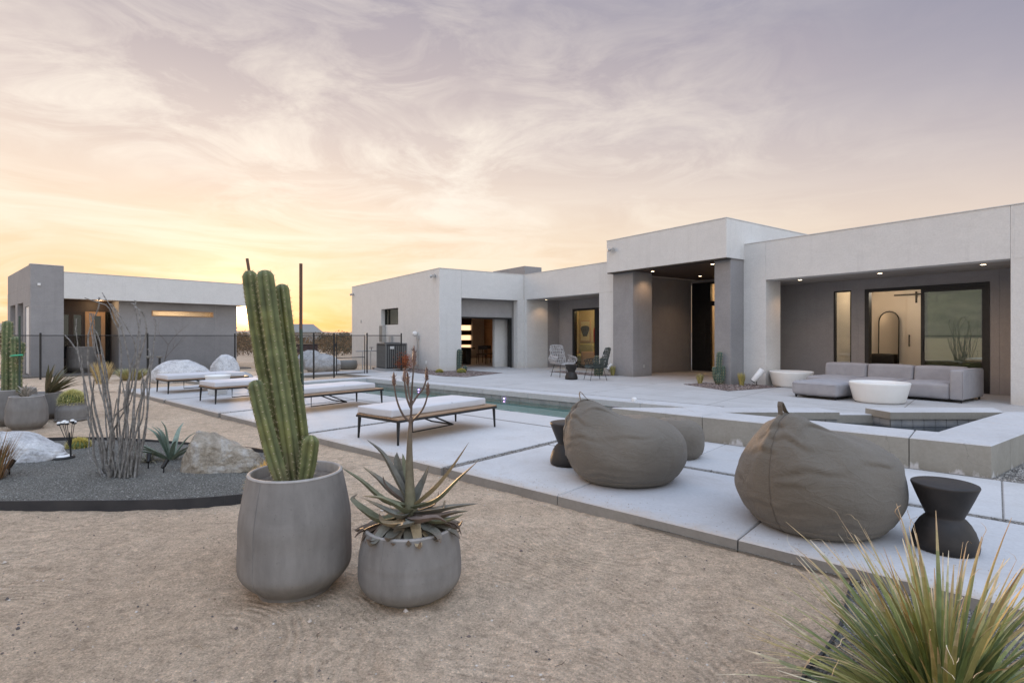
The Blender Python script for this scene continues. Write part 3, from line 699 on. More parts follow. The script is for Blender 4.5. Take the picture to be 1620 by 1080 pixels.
# ---- planting beds and their steel edging
def smooth_loop(P, n=6):
    P = [Vector((p[0], p[1], 0)) for p in P]; k = len(P); out = []
    for i in range(k):
        p0, p1, p2, p3 = P[i-1], P[i], P[(i+1) % k], P[(i+2) % k]
        for j in range(n):
            t = j/n; out.append(.5*((2*p1)+(p2-p0)*t+(2*p0-5*p1+4*p2-p3)*t*t+(3*p1-p0-3*p2+p3)*t**3))
    return out
bed = smooth_loop([(-2.16, 4.62), (-2.63, 4.43), (-3.11, 4.38), (-3.61, 4.37), (-4.2, 4.36), (-5.1, 4.42), (-6.1, 4.75), (-6.95, 5.5), (-6.9, 6.5), (-6.14, 7.02), (-5.4, 7.10), (-4.6, 6.93), (-3.71, 6.65), (-3.07, 6.44), (-2.5, 6.05), (-2.08, 5.55), (-1.95, 5.05)])
def bedz(x, y):
    p = V(x, y, 0); return -.035+.02*noise.noise(p*1.2)+.008*noise.noise(p*4)
def bed_mesh(name, loop, zf, mt, step=.10):
    bm = bmesh.new(); xs = [p.x for p in loop]; ys = [p.y for p in loop]
    bm.faces.new([bm.verts.new((p.x, p.y, 0)) for p in loop])
    for a0, a1, ax in ((min(xs), max(xs), V(1, 0, 0)), (min(ys), max(ys), V(0, 1, 0))):
        k = a0+step
        while k < a1:
            bmesh.ops.bisect_plane(bm, geom=bm.verts[:]+bm.edges[:]+bm.faces[:], plane_co=ax*k, plane_no=ax, dist=1e-6); k += step
    for v in bm.verts: v.co.z = zf(v.co.x, v.co.y)
    me = bpy.data.meshes.new(name); bm.normal_update()
    if sum(f.normal.z for f in bm.faces) < 0: bmesh.ops.reverse_faces(bm, faces=bm.faces[:])
    bm.to_mesh(me); bm.free(); me.materials.append(mt); me.polygons.foreach_set('use_smooth', [True]*len(me.polygons))
    o = bpy.data.objects.new(name, me); COL.objects.link(o); return struct(o)
bed_mesh('gravel_bed', bed, bedz, M['gravel'], .13)
def ribbon(name, path, z0, z1, t, closed, label):
    mb = MB(); k = len(path)
    for i in range(k if closed else k-1):
        a, b = path[i], path[(i+1) % k]; u = (b-a).normalized(); nr = V(-u.y, u.x, 0)*t
        mb.prism([(a-nr).to_2d(), (b-nr).to_2d(), (b+nr).to_2d(), (a+nr).to_2d()], z0, z1)
    return tag(mb.build(name, M['steel']), label, 'edging')
ribbon('steel_edging', bed, -.13, -.002, .007, True, 'black steel edging looped round the boulder and ocotillo bed')
edge2 = catmull([V(2.085, 3.30, 0), V(1.83, 2.95, 0), V(1.58, 2.61, 0), V(1.38, 2.39, 0), V(1.18, 2.20, 0), V(.98, 1.85, 0), V(.9, 1.3, 0)], 4)
ribbon('steel_edging', edge2, -.13, -.052, .006, False, 'short dark steel edging beside the spiky foreground plant')
loop2 = [Vector((p.x, p.y, 0)) for p in edge2]+[V(1.3, .6, 0), V(5.5, .6, 0)]+[dw(-4.3, -.01), dw(.0-1.6, -.01), dw(-.68, -.01)]
bed2z = lambda x, y: -.068+.006*noise.noise(V(x, y, 0)*3)
bed_mesh('gravel_bed', loop2, bed2z, M['gravel'], .2)
# loose gravel standing proud of both beds
def inside(p, loop):
    c = False; j = len(loop)-1
    for i in range(len(loop)):
        a, b = loop[i], loop[j]
        if (a.y > p[1]) != (b.y > p[1]) and p[0] < (b.x-a.x)*(p[1]-a.y)/(b.y-a.y)+a.x: c = not c
        j = i
    return c
mb = MB()
def stone(x, y, z, r, k):
    vs = [V(x, y, z)+V(rnd.uniform(.6, 1.3)*a*r, rnd.uniform(.6, 1.3)*b*r, rnd.uniform(.5, .9)*c_*r) for a, b, c_ in ((1, 0, 0), (0, 1, 0), (-1, 0, 0), (0, -1, 0), (0, 0, 1), (0, 0, -1))]
    mb.add(vs, [(0, 1, 4), (1, 2, 4), (2, 3, 4), (3, 0, 4), (1, 0, 5), (2, 1, 5), (3, 2, 5), (0, 3, 5)], 0, False, k)
GC = ((.17, .165, .148), (.23, .223, .203), (.14, .135, .12), (.27, .262, .24), (.20, .19, .168), (.31, .30, .275))
k = 0
while k < 7000:
    x, y = rnd.uniform(.95, 3.3), rnd.uniform(1.4, 3.35)
    if inside((x, y), loop2): stone(x, y, bed2z(x, y)+.002, rnd.uniform(.004, .008), rnd.choice(GC)); k += 1
k = 0
while k < 8000:
    x, y = rnd.uniform(-6.0, -1.9), 4.33+2.5*rnd.random()**1.6
    if inside((x, y), bed): stone(x, y, bedz(x, y)+.001, rnd.uniform(.004, .0085), rnd.choice(GC)); k += 1
for (d0, d1, e0, e1, n_) in ((1.36, 1.46, 0, 2.62, 260), (4.22, 4.32, 0, 2.62, 200), (-5, 1.34, 1.61, 1.69, 700), (7.15, 7.25, 0, 2.62, 140)):
    for k in range(n_):
        c = dw(rnd.uniform(d0, d1), rnd.uniform(e0, e1)); stone(c.x, c.y, -.004, rnd.uniform(.006, .011), rnd.choice(((.30, .28, .26), (.20, .19, .175), (.38, .36, .33), (.13, .12, .11))))
for k in range(1500):
    t_ = rnd.random(); c = V(4.44, 5.02, 0).lerp(V(8.2, 7.70, 0), t_)+V(.816, -.816, 0).normalized()*rnd.uniform(.01, .16); stone(c.x, c.y, -.008, rnd.uniform(.008, .016), rnd.choice(((.30, .28, .26), (.20, .19, .175), (.38, .36, .33), (.13, .12, .11))))
for k in range(900):
    e_ = abs(rnd.gauss(0, .16)); c = dw(rnd.uniform(-3.6, 9), .01+e_); stone(c.x, c.y, .002, rnd.uniform(.002, .0045), rnd.choice(((.50, .41, .32), (.40, .33, .26), (.28, .23, .19))))
struct(mb.build('loose_gravel', M['pebble']), 'stuff')
# red gravel strips along the house walls
def strip(loc_poly, label=None, n=900):
    P = [hw(*p) for p in loc_poly]; mb2 = MB(); mb2.prism([p.to_2d() for p in P], -.05, .008)
    struct(mb2.build('red_gravel', M['redgravel']))
    xs = [p.x for p in P]; ys = [p.y for p in P]; c = 0
    while c < n:
        x, y = rnd.uniform(min(xs), max(xs)), rnd.uniform(min(ys), max(ys))
        if inside((x, y), P): stone(x, y, .010, rnd.uniform(.012, .028), rnd.choice(((.24, .18, .16), (.28, .23, .21), (.19, .15, .14), (.26, .21, .195), (.31, .27, .25)))); c += 1
mb = MB()
strip([(18.6, 4.405), (18.6, 5.6), (15.4, 5.45), (12.7, 5.45), (12.0, 5.0), (12.95, 3.0), (14.98, 3.3), (14.98, 4.405)])
strip([(6.37, 1.5), (4.6, 2.15), (4.4, .01), (5.53, .01), (5.53, .61), (6.3, .61)], n=500)
strip([(12.6, .51), (12.5, 1.2), (10.0, 1.3), (9.6, .62), (9.92, .51)], n=350)
struct(mb.build('loose_red_gravel', M['pebble']), 'stuff')
# ---- hills on the horizon
mb = MB()
def hz(u, v):
    a = R(-150+200*u); r = 420+500*v; x, y = math.sin(a)*r, math.cos(a)*r
    env = max(0, math.sin(math.pi*min(1, v*1.15)))
    side = .14+.86*max(0, min(1, (-math.degrees(a)-38)/14))+1.0*max(0, min(1, (-math.degrees(a)-58)/16))
    h = (34+26*noise.noise(V(x, y, 0)*.006)+9*noise.noise(V(x, y, 3)*.02)+3*noise.noise(V(x, y, 7)*.06))*env*side
    return V(x, y, -.5+max(0, h))
mb.grid(hz, 200, 26); struct(mb.build('hills', M['hill']))
# ================================================================== MAIN HOUSE  (local x runs along the front away to the left, y out to the pool)
house = thing('main_house', 'long white stucco flat-roofed house with grey columned entry facing the pool', 'house', HO, H_ROT)
def hb(name, boxes, mt, label=None, bev=.006, parent=None):
    mb = MB()
    for b in boxes: mb.box(*b, bev=bev, seg=1)
    return mb.build(name, mt, parent or house, label)
F0 = -.12
# right wing
BW0 = -2.0
hb('wall', [(-6, -.003, -.4, 0, F0, 3.82)], M['stucco'])
hb('wall', [(-.30, -.003, BW0, -.402, F0, 2.798)], M['stucco'])
hb('lintel', [(0, 4.897, -.4, 0, 2.8, 3.82)], M['stucco'])
hb('wall', [(4.9, 5.538, -.74, 0, F0, 3.82)], M['stucco'])
hb('side_wall', [(5.80, 5.95, BW0-.2, -.31, F0, 3.38)], M['darkgrey'], bev=0)
hb('soffit', [(-.3, 4.897, BW0, -.403, 2.802, 2.9), (4.898, 5.798, BW0, -.743, 2.802, 2.9)], M['soffit'])
hb('roof', [(-6, 5.53, -7.5, -.403, 3.30, 3.45)], M['soffit'])
BW = BW0; WX = ((4.10, 3.65, .10, 2.54), (3.32, .78, .02, 2.54))
def holed(x0, x1, y0, y1, z0, z1, holes):      # wall panel along x with rectangular openings
    out = []; xs = x0
    for (a, b, c, d) in sorted(holes):
        if a > xs: out.append((xs, a, y0, y1, z0, z1))
        if c > z0: out.append((a, b, y0+.001, y1-.001, z0, c))
        if d < z1: out.append((a, b, y0+.001, y1-.001, d, z1))
        xs = b
    if xs < x1: out.append((xs, x1, y0, y1, z0, z1))
    return out
hb('back_wall', holed(-.3, 5.798, BW-.2, BW-.003, F0, 2.80, [(.78, 3.32, .02, 2.54), (3.65, 4.10, .12, 2.54)]), M['darkgrey'], bev=0)
# control joints in the plaster: fine reveal beads
hb('joint_bead', [(x-.006, x+.006, BW-.003, BW+.003, .01, 2.79) for x in (3.48, .62)], M['darkgrey'], bev=0)
hb('joint_bead', [(-.06, -.045, -.002, .005, 2.81, 3.81), (-6, -.06, -.002, .005, 2.80, 2.815)], M['stucco'], bev=0)
hb('parapet_cap', [(-6, 5.545, -.42, .012, 3.822, 3.84)], M['stucco'], bev=0)
def window(x0, x1, z0, z1, y, fr=.05, depth=.09, mt=None, gl='glass', name='window', frmat='black', mull=()):
    p = bpy.data.objects.new(name, None)
    mb = MB(); 
    for b in [(x0, x0+fr), (x1-fr, x1)]: mb.box(b[0], b[1], y-depth, y, z0, z1)
    mb.box(x0+fr, x1-fr, y-depth+.001, y-.001, z1-fr, z1); mb.box(x0+fr, x1-fr, y-depth+.001, y-.001, z0, z0+fr)
    for m_ in mull: mb.box(m_-fr*.5, m_+fr*.5, y-depth+.002, y-.002, z0+fr, z1-fr)
    o = mb.build(name, M[frmat], house)
    mb = MB(); mb.box(x0+fr, x1-fr, y-depth*.55, y-depth*.45, z0+fr, z1-fr); mb.build('pane', M[gl], o)
    return o
window(3.652, 4.098, .12, 2.54, BW-.03, .035)
# big sliding door: left leaf slid open behind the right one
mb = MB()
mb.box(3.22, 3.318, BW-.16, BW+.012, .021, 2.538); mb.box(.782, .85, BW-.16, BW+.012, .021, 2.538); mb.box(.85, 3.22, BW-.16, BW+.01, 2.46, 2.537); mb.box(.85, 3.22, BW-.16, BW+.005, .021, .05)
sd = mb.build('sliding_door', M['black'], house)
for xa, xb, yy in ((.86, 2.10, BW-.05), (.90, 2.06, BW-.11)):
    mb = MB(); mb.box(xa, xa+.07, yy-.04, yy, .052, 2.458); mb.box(xb-.07, xb, yy-.04, yy, .052, 2.458); mb.box(xa+.07, xb-.07, yy-.039, yy-.001, 2.38, 2.458); mb.box(xa+.07, xb-.07, yy-.039, yy-.001, .052, .14)
    mb.build('leaf_frame', M['black'], sd)
    mb = MB(); mb.box(xa+.07, xb-.07, yy-.025, yy-.015, .14, 2.38); mb.build('pane', M['lowe'], sd)
mb = MB(); mb.box(2.045, 2.075, BW-.05, BW-.01, .95, 1.25, bev=.006); mb.build('handle', M['black'], sd)
# room behind
hb('interior', [(-1.2, 4.88, -5.6, -5.45, 0, 2.8), (4.72, 4.88, -5.449, -2.41, 0, 2.8), (-1.2, -1.05, -5.449, -2.41, 0, 2.8), (-1.2, 4.88, -5.6, -2.41, 2.80, 2.88)], M['interior'], bev=0)
hb('floor', [(-1.04, 4.71, -5.44, -2.25, .003, .016)], M['floor'], bev=0)
mb = MB(); mb.box(2.45, 3.52, -5.42, -5.38, .03, 2.48); bd = mb.build('barn_door', M['interior'], house)
mb = MB(); mb.box(2.3, 3.86, -5.42, -5.39, 2.54, 2.58); mb.box(2.75, 2.80, -5.388, -5.36, 2.3, 2.64); mb.box(3.25, 3.30, -5.388, -5.36, 2.3, 2.64); mb.build('rail', M['black'], bd)
mb = MB(); mb.tube([V(3.44, -5.32, 1.0), V(3.44, -5.32, 1.35)], .016); mb.tube([V(3.44, -5.38, 1.03), V(3.44, -5.32, 1.03)], .012); mb.tube([V(3.44, -5.38, 1.32), V(3.44, -5.32, 1.32)], .012); mb.build('handle', M['black'], bd)
lamp('room_light', (2.6, -4.0, 2.6), 30, (1, .87, .70), parent=house, size=.12); lamp('room_light', (4.0, -4.2, 2.6), 20, (1, .74, .48), parent=house, size=.12)
# entry portico
PC = .6
hb('column', [(9.0, 9.88, -.32, PC, F0, 3.40)], M['grey'], bev=.01)
hb('column', [(5.54, 6.04, -.30, PC, F0, 3.40)], M['grey'], bev=.01)
hb('fascia', [(5.50, 9.92, .45, .85, 3.402, 4.45), (5.50, 5.90, -4.2, .449, 3.402, 4.45), (9.52, 9.92, -4.2, .449, 3.402, 4.45)], M['stucco'])
hb('parapet_cap', [(5.49, 9.93, .43, .862, 4.452, 4.47), (5.49, 5.92, -4.2, .429, 4.452, 4.47), (9.50, 9.93, -4.2, .429, 4.452, 4.47)], M['stucco'], bev=0)
hb('roof', [(5.90, 9.52, -4.2, .449, 3.9, 4.0)], M['soffit'], bev=0)
hb('soffit', [(5.905, 9.515, -3.6, .447, 3.385, 3.46)], M['darksoffit'], bev=0)
hb('edge_trim', [(5.52, 9.90, .60, .84, 3.37, 3.401)], M['black'], bev=0)
hb('entry_wall', [(9.885, 10.08, -3.6, -.322, F0, 3.40)], M['darkgrey'], bev=0)
hb('wall', [(5.80, 5.95, -3.6, BW0-.202, F0, 3.384)], M['darkgrey'], bev=0)
hb('entry_wall', holed(5.54, 9.88, -3.85, -3.602, F0, 3.38, [(7.0, 9.86, .02, 3.30)]), M['darkgrey'], bev=0)
mb = MB(); mb.box(9.16, 9.855, -3.72, -3.61, .022, 3.29); dr = mb.build('front_door', M['black'], house)
mb = MB(); mb.tube([V(9.25, -3.55, .7), V(9.25, -3.55, 1.9)], .016); mb.build('handle', M['black'], dr)
mb = MB()
for a, b, c, d in ((9.06, 9.158, .022, 3.29), (7.002, 7.08, .022, 3.29), (8.2, 8.26, .022, 3.29)): mb.box(a, b, -3.72, -3.61, c, d)
for a, b in ((7.08, 8.2), (8.26, 9.06)): mb.box(a, b, -3.715, -3.615, 2.42, 2.58); mb.box(a, b, -3.715, -3.615, 3.22, 3.29); mb.box(a, b, -3.715, -3.615, .022, .08)
sg = mb.build('sidelight', M['black'], house)
mb = MB()
for a, b in ((7.08, 8.2), (8.26, 9.06)): mb.box(a, b, -3.67, -3.66, 2.58, 3.22); mb.box(a, b, -3.67, -3.66, .08, 2.42)
mb.build('pane', M['glass'], sg)
hb('interior', [(6.5, 10.0, -6.6, -6.5, 0, 3.4), (9.9, 10.0, -6.49, -3.86, 0, 3.4), (6.5, 6.6, -6.49, -3.86, 0, 3.4), (6.5, 10, -6.6, -3.86, 3.41, 3.5)], M['interior'], bev=0)
hb('floor', [(6.61, 9.89, -6.49, -3.62, .003, .016)], M['floor'], bev=0)
lamp('hall_light', (8.6, -5.2, 3.1), 60, col=(1, .62, .3), parent=house, size=.12)
mb = MB(); mb.box(9.79, 9.885, -1.05, -.34, 2.50, 2.56, bev=.008); mb.build('wall_light', M['whitemetal'], house)
# middle wing
MY = .5
hb('wall', [(9.882, 10.636, .1, MY, F0, 2.798)], M['stucco']); hb('wall', [(14.83, 15.3, -.62, MY, F0, 2.798)], M['stucco'])
hb('lintel', [(9.925, 14.998, .1, MY, 2.80, 3.82)], M['stucco'])
hb('parapet_cap', [(9.935, 14.985, .08, MY+.012, 3.822, 3.84)], M['stucco'], bev=0)
hb('roof', [(9.93, 20, -4.5, .098, 3.32, 3.45)], M['soffit'], bev=0)
MB_Y = -1.25
hb('soffit', [(10.085, 14.99, MB_Y, .098, 2.802, 2.9)], M['soffit'], bev=0)
hb('side_wall', [(14.83, 14.995, MB_Y-.18, -.623, F0, 2.8)], M['darkgrey'], bev=0)
hb('back_wall', holed(10.09, 14.828, MB_Y-.2, MB_Y-.003, F0, 2.8, [(11.2, 13.98, .02, 2.43)]), M['darkgrey'], bev=0)
mb = MB(); mb.box(13.86, 13.978, MB_Y-.14, MB_Y+.01, .022, 2.428); mb.box(11.202, 11.3, MB_Y-.14, MB_Y+.01, .022, 2.428); mb.box(11.3, 13.86, MB_Y-.14, MB_Y+.008, 2.35, 2.427); mb.box(11.3, 13.86, MB_Y-.14, MB_Y+.006, .022, .06); mb.box(12.50, 12.68, MB_Y-.13, MB_Y, .06, 2.35)
sd2 = mb.build('sliding_door', M['black'], house)
mb = MB(); mb.box(12.68, 13.86, MB_Y-.07, MB_Y-.06, .06, 2.35); mb.box(11.3, 12.50, MB_Y-.07, MB_Y-.06, .06, 2.35); mb.build('pane', M['glass'], sd2)
hb('interior', [(10.9, 15.6, -3.12, -3.0, 0, 2.8), (15.5, 15.6, -2.99, MB_Y-.21, 0, 2.8), (10.9, 11.0, -2.99, MB_Y-.21, 0, 2.8), (10.9, 15.6, -3.12, MB_Y-.21, 2.81, 2.88)], M['yellowwall'], bev=0)
hb('floor', [(11.01, 15.49, -2.99, MB_Y-.02, .003, .016)], M['floor'], bev=0)
lamp('bedroom_light', (13.6, -2.1, 2.5), 45, col=(1, .75, .42), parent=house, size=.12)
# west wing
hb('wall', [(15.0, 15.3, 3.463, 4.4, F0, 3.82)], M['stucco']); hb('wall', [(15.0, 15.3, .503, .82, F0, 2.76)], M['stucco'])
hb('lintel', [(15.0, 15.3, .502, 3.46, 2.762, 3.82)], M['stucco'])
wl = [(15.302, 24.6, 4.1, 4.4, F0, 3.82)]
out = []
for b in holed(15.302, 24.6, 4.1, 4.4, F0, 3.82, [(18.75, 20.66, 1.80, 2.52)]): out.append(b)
hb('wall', out, M['stucco'], bev=0)
hb('wall', [(24.3, 24.598, -4, 4.098, 2.99, 3.82)], M['stucco'])
hb('wall', [(24.3, 24.598, -4, -2.62, F0, 2.988), (24.3, 24.598, 2.6, 4.098, F0, 2.988)], M['stucco'], bev=0)
hb('parapet_cap', [(14.988, 24.61, 4.09, 4.412, 3.822, 3.84), (14.988, 15.31, .513, 4.088, 3.822, 3.84)], M['stucco'], bev=0)
hb('roof', [(15.31, 24.29, -4, 4.09, 3.32, 3.45)], M['soffit'], bev=0)
hb('roof_box', [(15.9, 18.4, -1.14, -.2, 3.46, 4.34)], M['grey'])
window(18.752, 20.658, 1.802, 2.518, 4.22, .04, mull=(20.25,))
hb('interior', [(18.3, 21.2, 2.4, 2.5, 1.2, 2.9), (18.2, 18.3, 2.5, 4.09, 1.2, 2.9), (21.2, 21.3, 2.5, 4.09, 1.2, 2.9), (18.3, 21.2, 2.5, 4.09, 2.9, 2.95)], M['interior'], bev=0)
mb = MB(); mb.box(18.9, 20.1, 2.502, 2.53, 1.9, 2.16); mb.build('shelf', M['brown'], house)
# garage front: recessed grey wall with the big door rolled up
hb('garage_front', [(15.4, 15.6, .512, 4.09, 2.06, 2.762), (15.4, 15.6, .512, .845, F0, 2.058)], M['lightgrey'], bev=0)
hb('soffit', [(15.302, 15.62, .53, 4.09, 2.764, 2.85)], M['soffit'], bev=0)
mb = MB(); mb.box(15.38, 15.62, .846, .90, 0, 2.058); mb.box(15.38, 15.62, .90, 4.09, 2.0, 2.058); mb.build('garage_door_frame', M['black'], house)
hb('interior', [(15.9, 16.05, .3, 1.36, .017, 2.6)], M['stucco'], bev=0)
hb('interior', [(15.62, 24.29, -3.6, -3.45, 0, 3.0), (15.62, 24.29, -3.449, 4.09, 2.992, 3.05), (15.62, 15.75, -3.449, .29, 0, 2.97)], M['brownwall'], bev=0)
hb('floor', [(15.41, 24.29, -3.44, 4.09, .003, .016)], M['patio'], bev=0)
# opposite sectional door with long glass lights that let the evening sky through
GX = 24.38; GZ = ((1.94, 1.64), (1.36, 1.07), (.80, .53))
bx = []; zt = 2.985
for t, bz in GZ: bx.append((GX, GX+.1, -2.615, 2.6, t, zt)); zt = bz
bx.append((GX, GX+.1, -2.615, 2.6, .016, zt))
mb = MB()
for b in bx: mb.box(*b)
gd = mb.build('garage_door', M['brown'], house)
mb = MB()
for t, bz in GZ: mb.quad(V(GX+.05, -2.615, bz), V(GX+.05, 2.6, bz), V(GX+.05, 2.6, t), V(GX+.05, -2.615, t))
mb.build('pane', M['frosted'], gd)
lamp('garage_fill', (19.0, .6, 2.7), 16, col=(1, .66, .40), parent=house, size=.15)  # added fill to warm the dark garage room, no fixture here
# recessed lights in every soffit
def downlight(x, y, z, power=5.0):
    mb = MB(); mb.lathe([(.001, -.006), (.052, -.006), (.056, -.012), (.062, -.010), (.062, .0)], 18, (x, y, z)); o = mb.build('downlight', M['whitemetal'], house)
    mb = MB(); mb.lathe([(.001, -.009), (.05, -.009), (.05, -.0065)], 18, (x, y, z)); mb.build('lens', M['downlight'], o)
    lamp('downlight_lamp', (x, y, z-.06), power, (1, .60, .33), kind='SPOT', parent=house, size=.05, spot=125)
for x, y in ((4.33, -.66), (2.47, -.68), (.56, -.63)): downlight(x, y, 2.80, 16)
downlight(14.42, -.20, 2.80, 12)
for x, y in ((8.62, .1), (6.44, .1), (8.57, -2.3)): downlight(x, y, 3.385, 26)
# twin-head security lights under the parapet
def security(x, y, z, ax):
    mb = MB(); mb.lathe([(.001, 0), (.055, 0), (.055, .03), (.001, .03)], 12)
    base = [Vector(v) for v in mb.v]; T = (Matrix.Translation((x, y, z)) @ (Matrix.Rotation(R(-90), 4, 'X') if ax == 'y' else Matrix.Rotation(R(-90), 4, 'Y')))
    mb.v = [tuple(T @ v) for v in base]
    for s in (-1, 1):
        d = V(s*.09, .10, -.03) if ax == 'y' else V(-.10, s*.09, -.03); c = V(x, y, z)+d*.4
        mb.tube([V(x, y, z)+d*.1, c, c+d*.35, c+d*.95], [.015, .02, .045, .055], 10)
    mb.build('security_light', M['plastic'], house)
security(15.35, 4.405, 3.58, 'y'); security(24.35, 4.405, 3.45, 'y'); security(9.62, .855, 4.16, 'y')
# small fittings on walls
mb = MB(); mb.box(23.2, 23.27, 4.402, 4.43, 1.95, 2.1, bev=.006); mb.build('wall_vent', M['plastic'], house)
mb = MB(); mb.box(9.0-.012, 9.0-.001, .05, .13, .28, .38); mb.build('outlet', M['plastic'], house)
mb = MB(); mb.box(16.05, 16.13, 4.402, 4.44, .22, .34, bev=.008); mb.build('outlet', M['whitemetal'], house)

# ================================================================== GUEST HOUSE (local x along its front, y into its depth)
GO = dw(21.5, -.74)
guest = thing('guest_house', 'small flat-roofed guest house with grey tower block and white fascia on the left', 'house', GO, E_ROT)
def gb(name, boxes, mt, bev=.006, parent=None):
    mb = MB()
    for b in boxes: mb.box(*b, bev=bev, seg=1)
    return mb.build(name, mt, parent or guest)
gb('tower', [(0, .878, 0, .30, F0, 3.73), (.005, .878, .302, 5.9, 3.0, 3.73)], M['grey'])
# left face of the tower: slab wall with two tall openings and a white door
gb('tower_side', [(0, .16, .31, 1.2, 2.33, 2.998), (0, .16, 1.2, 1.62, F0, 2.998), (0, .16, 3.06, 3.62, F0, 2.998), (0, .16, 1.62, 3.06, 2.5, 2.998), (0, .16, 3.62, 5.1, 2.5, 2.998), (0, .16, 5.1, 5.9, F0, 2.998), (0.001, .159, .302, .33, F0, 2.33)], M['grey'], bev=0)
gb('tower_side', [(.6, .76, .31, 5.9, F0, 2.998)], M['darkgrey'], bev=0)
mb = MB(); mb.box(.03, .08, .34, 1.19, .0, 2.32); gdoor = mb.build('side_door', M['whitemetal'], guest)
mb = MB(); mb.tube([V(.0, 1.08, 1.0), V(-.05, 1.08, 1.0), V(-.05, .98, 1.0)], .012); mb.build('handle', M['black'], gdoor)
mb = MB()
for z in (.3, 1.1, 1.95): mb.box(.005, .029, .335, .36, z, z+.11)
mb.build('hinge', M['black'], gdoor)
gb('fascia', [(.88, 7.18, 0.003, .35, 2.62, 3.53)], M['stucco'])
gb('roof', [(.88, 6.85, .352, 6.2, 2.95, 3.1), (6.851, 7.18, .352, 1.2, 2.625, 2.75)], M['soffit'], bev=0)
gb('soffit', [(.88, 6.84, .352, 2.2, 2.625, 2.70)], M['darksoffit'], bev=0)
gb('parapet_cap', [(.88, 7.19, -.008, .37, 3.532, 3.55), (-.01, .879, -.01, .32, 3.732, 3.75)], M['stucco'], bev=0)
def gholed(x0, x1, y0, y1, z0, z1, holes): return holed(x0, x1, y0, y1, z0, z1, holes)
gb('front_wall', gholed(2.56, 6.80, .42, .62, F0, 2.62, [(3.62, 5.86, 2.09, 2.31)]), M['grey'], bev=0)
gb('front_wall', [(6.60, 6.80, .622, 6.2, F0, 2.94), (2.56, 2.76, .622, 1.9, F0, 2.62)], M['grey'], bev=0)
gb('joint_bead', [(x-.008, x+.008, .414, .4195, 0, 2.62) for x in (5.95,)]+[(-.002, .874, -.004, -.0005, 2.32, 2.33)], M['lightgrey'], bev=0)
mb = MB(); fr = .05
mb.box(3.622, 5.858, .40, .60, 2.092, 2.12); mb.box(3.622, 5.858, .40, .60, 2.28, 2.308); mb.box(3.622, 3.66, .401, .599, 2.12, 2.28); mb.box(5.82, 5.858, .401, .599, 2.12, 2.28)
gw = mb.build('strip_window', M['doorwood'], guest)
mb = MB(); mb.box(3.66, 5.82, .50, .508, 2.12, 2.28); mb.build('pane', M['glass'], gw)
mb = MB()
for k in range(4): mb.box(3.66, 5.82, .54, .575, 2.125+.042*k, 2.13+.042*k)
mb.build('blind', M['interior'], gw)
gb('interior', [(3.2, 6.5, 2.4, 2.5, 1.4, 2.9), (3.2, 6.5, .63, 2.4, 1.35, 1.4), (3.2, 6.5, .63, 2.4, 2.9, 2.94), (3.1, 3.2, .63, 2.4, 1.4, 2.9), (6.5, 6.59, .63, 2.4, 1.4, 2.9)], M['interior'], bev=0)
lamp('guest_room_light', (4.8, 1.5, 1.75), 80, col=(1, .70, .42), parent=guest, size=.15)
# porch: dark glazed doors and a lit timber door
PY = 1.5
gb('porch_wall', gholed(.88, 2.559, PY, PY+.15, F0, 2.62, [(.95, 1.70, .03, 2.2), (1.74, 2.53, .03, 2.24)]), M['brown'], bev=0)
for xa in (.955, 1.33):
    mb = MB(); mb.box(xa, xa+.07, PY+.02, PY+.07, .03, 2.195); mb.box(xa+.30, xa+.368, PY+.02, PY+.07, .03, 2.195); mb.box(xa+.07, xa+.30, PY+.021, PY+.069, 2.10, 2.195); mb.box(xa+.07, xa+.30, PY+.021, PY+.069, .03, .5)
    dd2 = mb.build('glazed_door', M['brown'], guest); mb = MB(); mb.box(xa+.07, xa+.30, PY+.04, PY+.046, .5, 2.10); mb.build('pane', M['dglass'], dd2)
mb = MB(); mb.box(1.745, 2.03, PY+.02, PY+.07, .04, 2.235); mb.box(2.23, 2.36, PY+.02, PY+.07, .04, 2.235); mb.box(2.03, 2.23, PY+.021, PY+.069, 2.08, 2.235); mb.box(2.03, 2.23, PY+.021, PY+.069, .04, .62)
wd = mb.build('timber_door', M['doorwood'], guest)
mb = MB(); mb.box(2.03, 2.23, PY+.04, PY+.048, .62, 2.08); mb.build('pane', M['dglass'], wd)
mb = MB(); mb.tube([V(1.80, PY-.03, .95), V(1.80, PY-.03, 1.3)], .014); mb.build('handle', M['black'], wd)
mb = MB(); mb.box(2.37, 2.52, PY+.03, PY+.045, .04, 2.23); mb.build('side_pane', M['dglass'], guest)
gb('interior', [(.9, 2.55, 3.6, 3.7, 0, 2.6), (2.45, 2.55, PY+.16, 3.59, 0, 2.6), (.88, .95, PY+.16, 3.59, 0, 2.6)], M['interior'], bev=0)
lamp('porch_light', (2.05, .80, 2.5), 15, col=(1, .66, .36), parent=guest, size=.06)
gb('porch_slab', [(-1.5, 7.1, -.35, PY, -.13, -.03)], M['joint'], bev=0)
gb('back_wall', [(.2, 6.59, 6.0, 6.2, F0, 2.94)], M['grey'], bev=0)
gb('house_light', [(.18, .26, -.03, -.012, 3.02, 3.10)], M['whitemetal'])
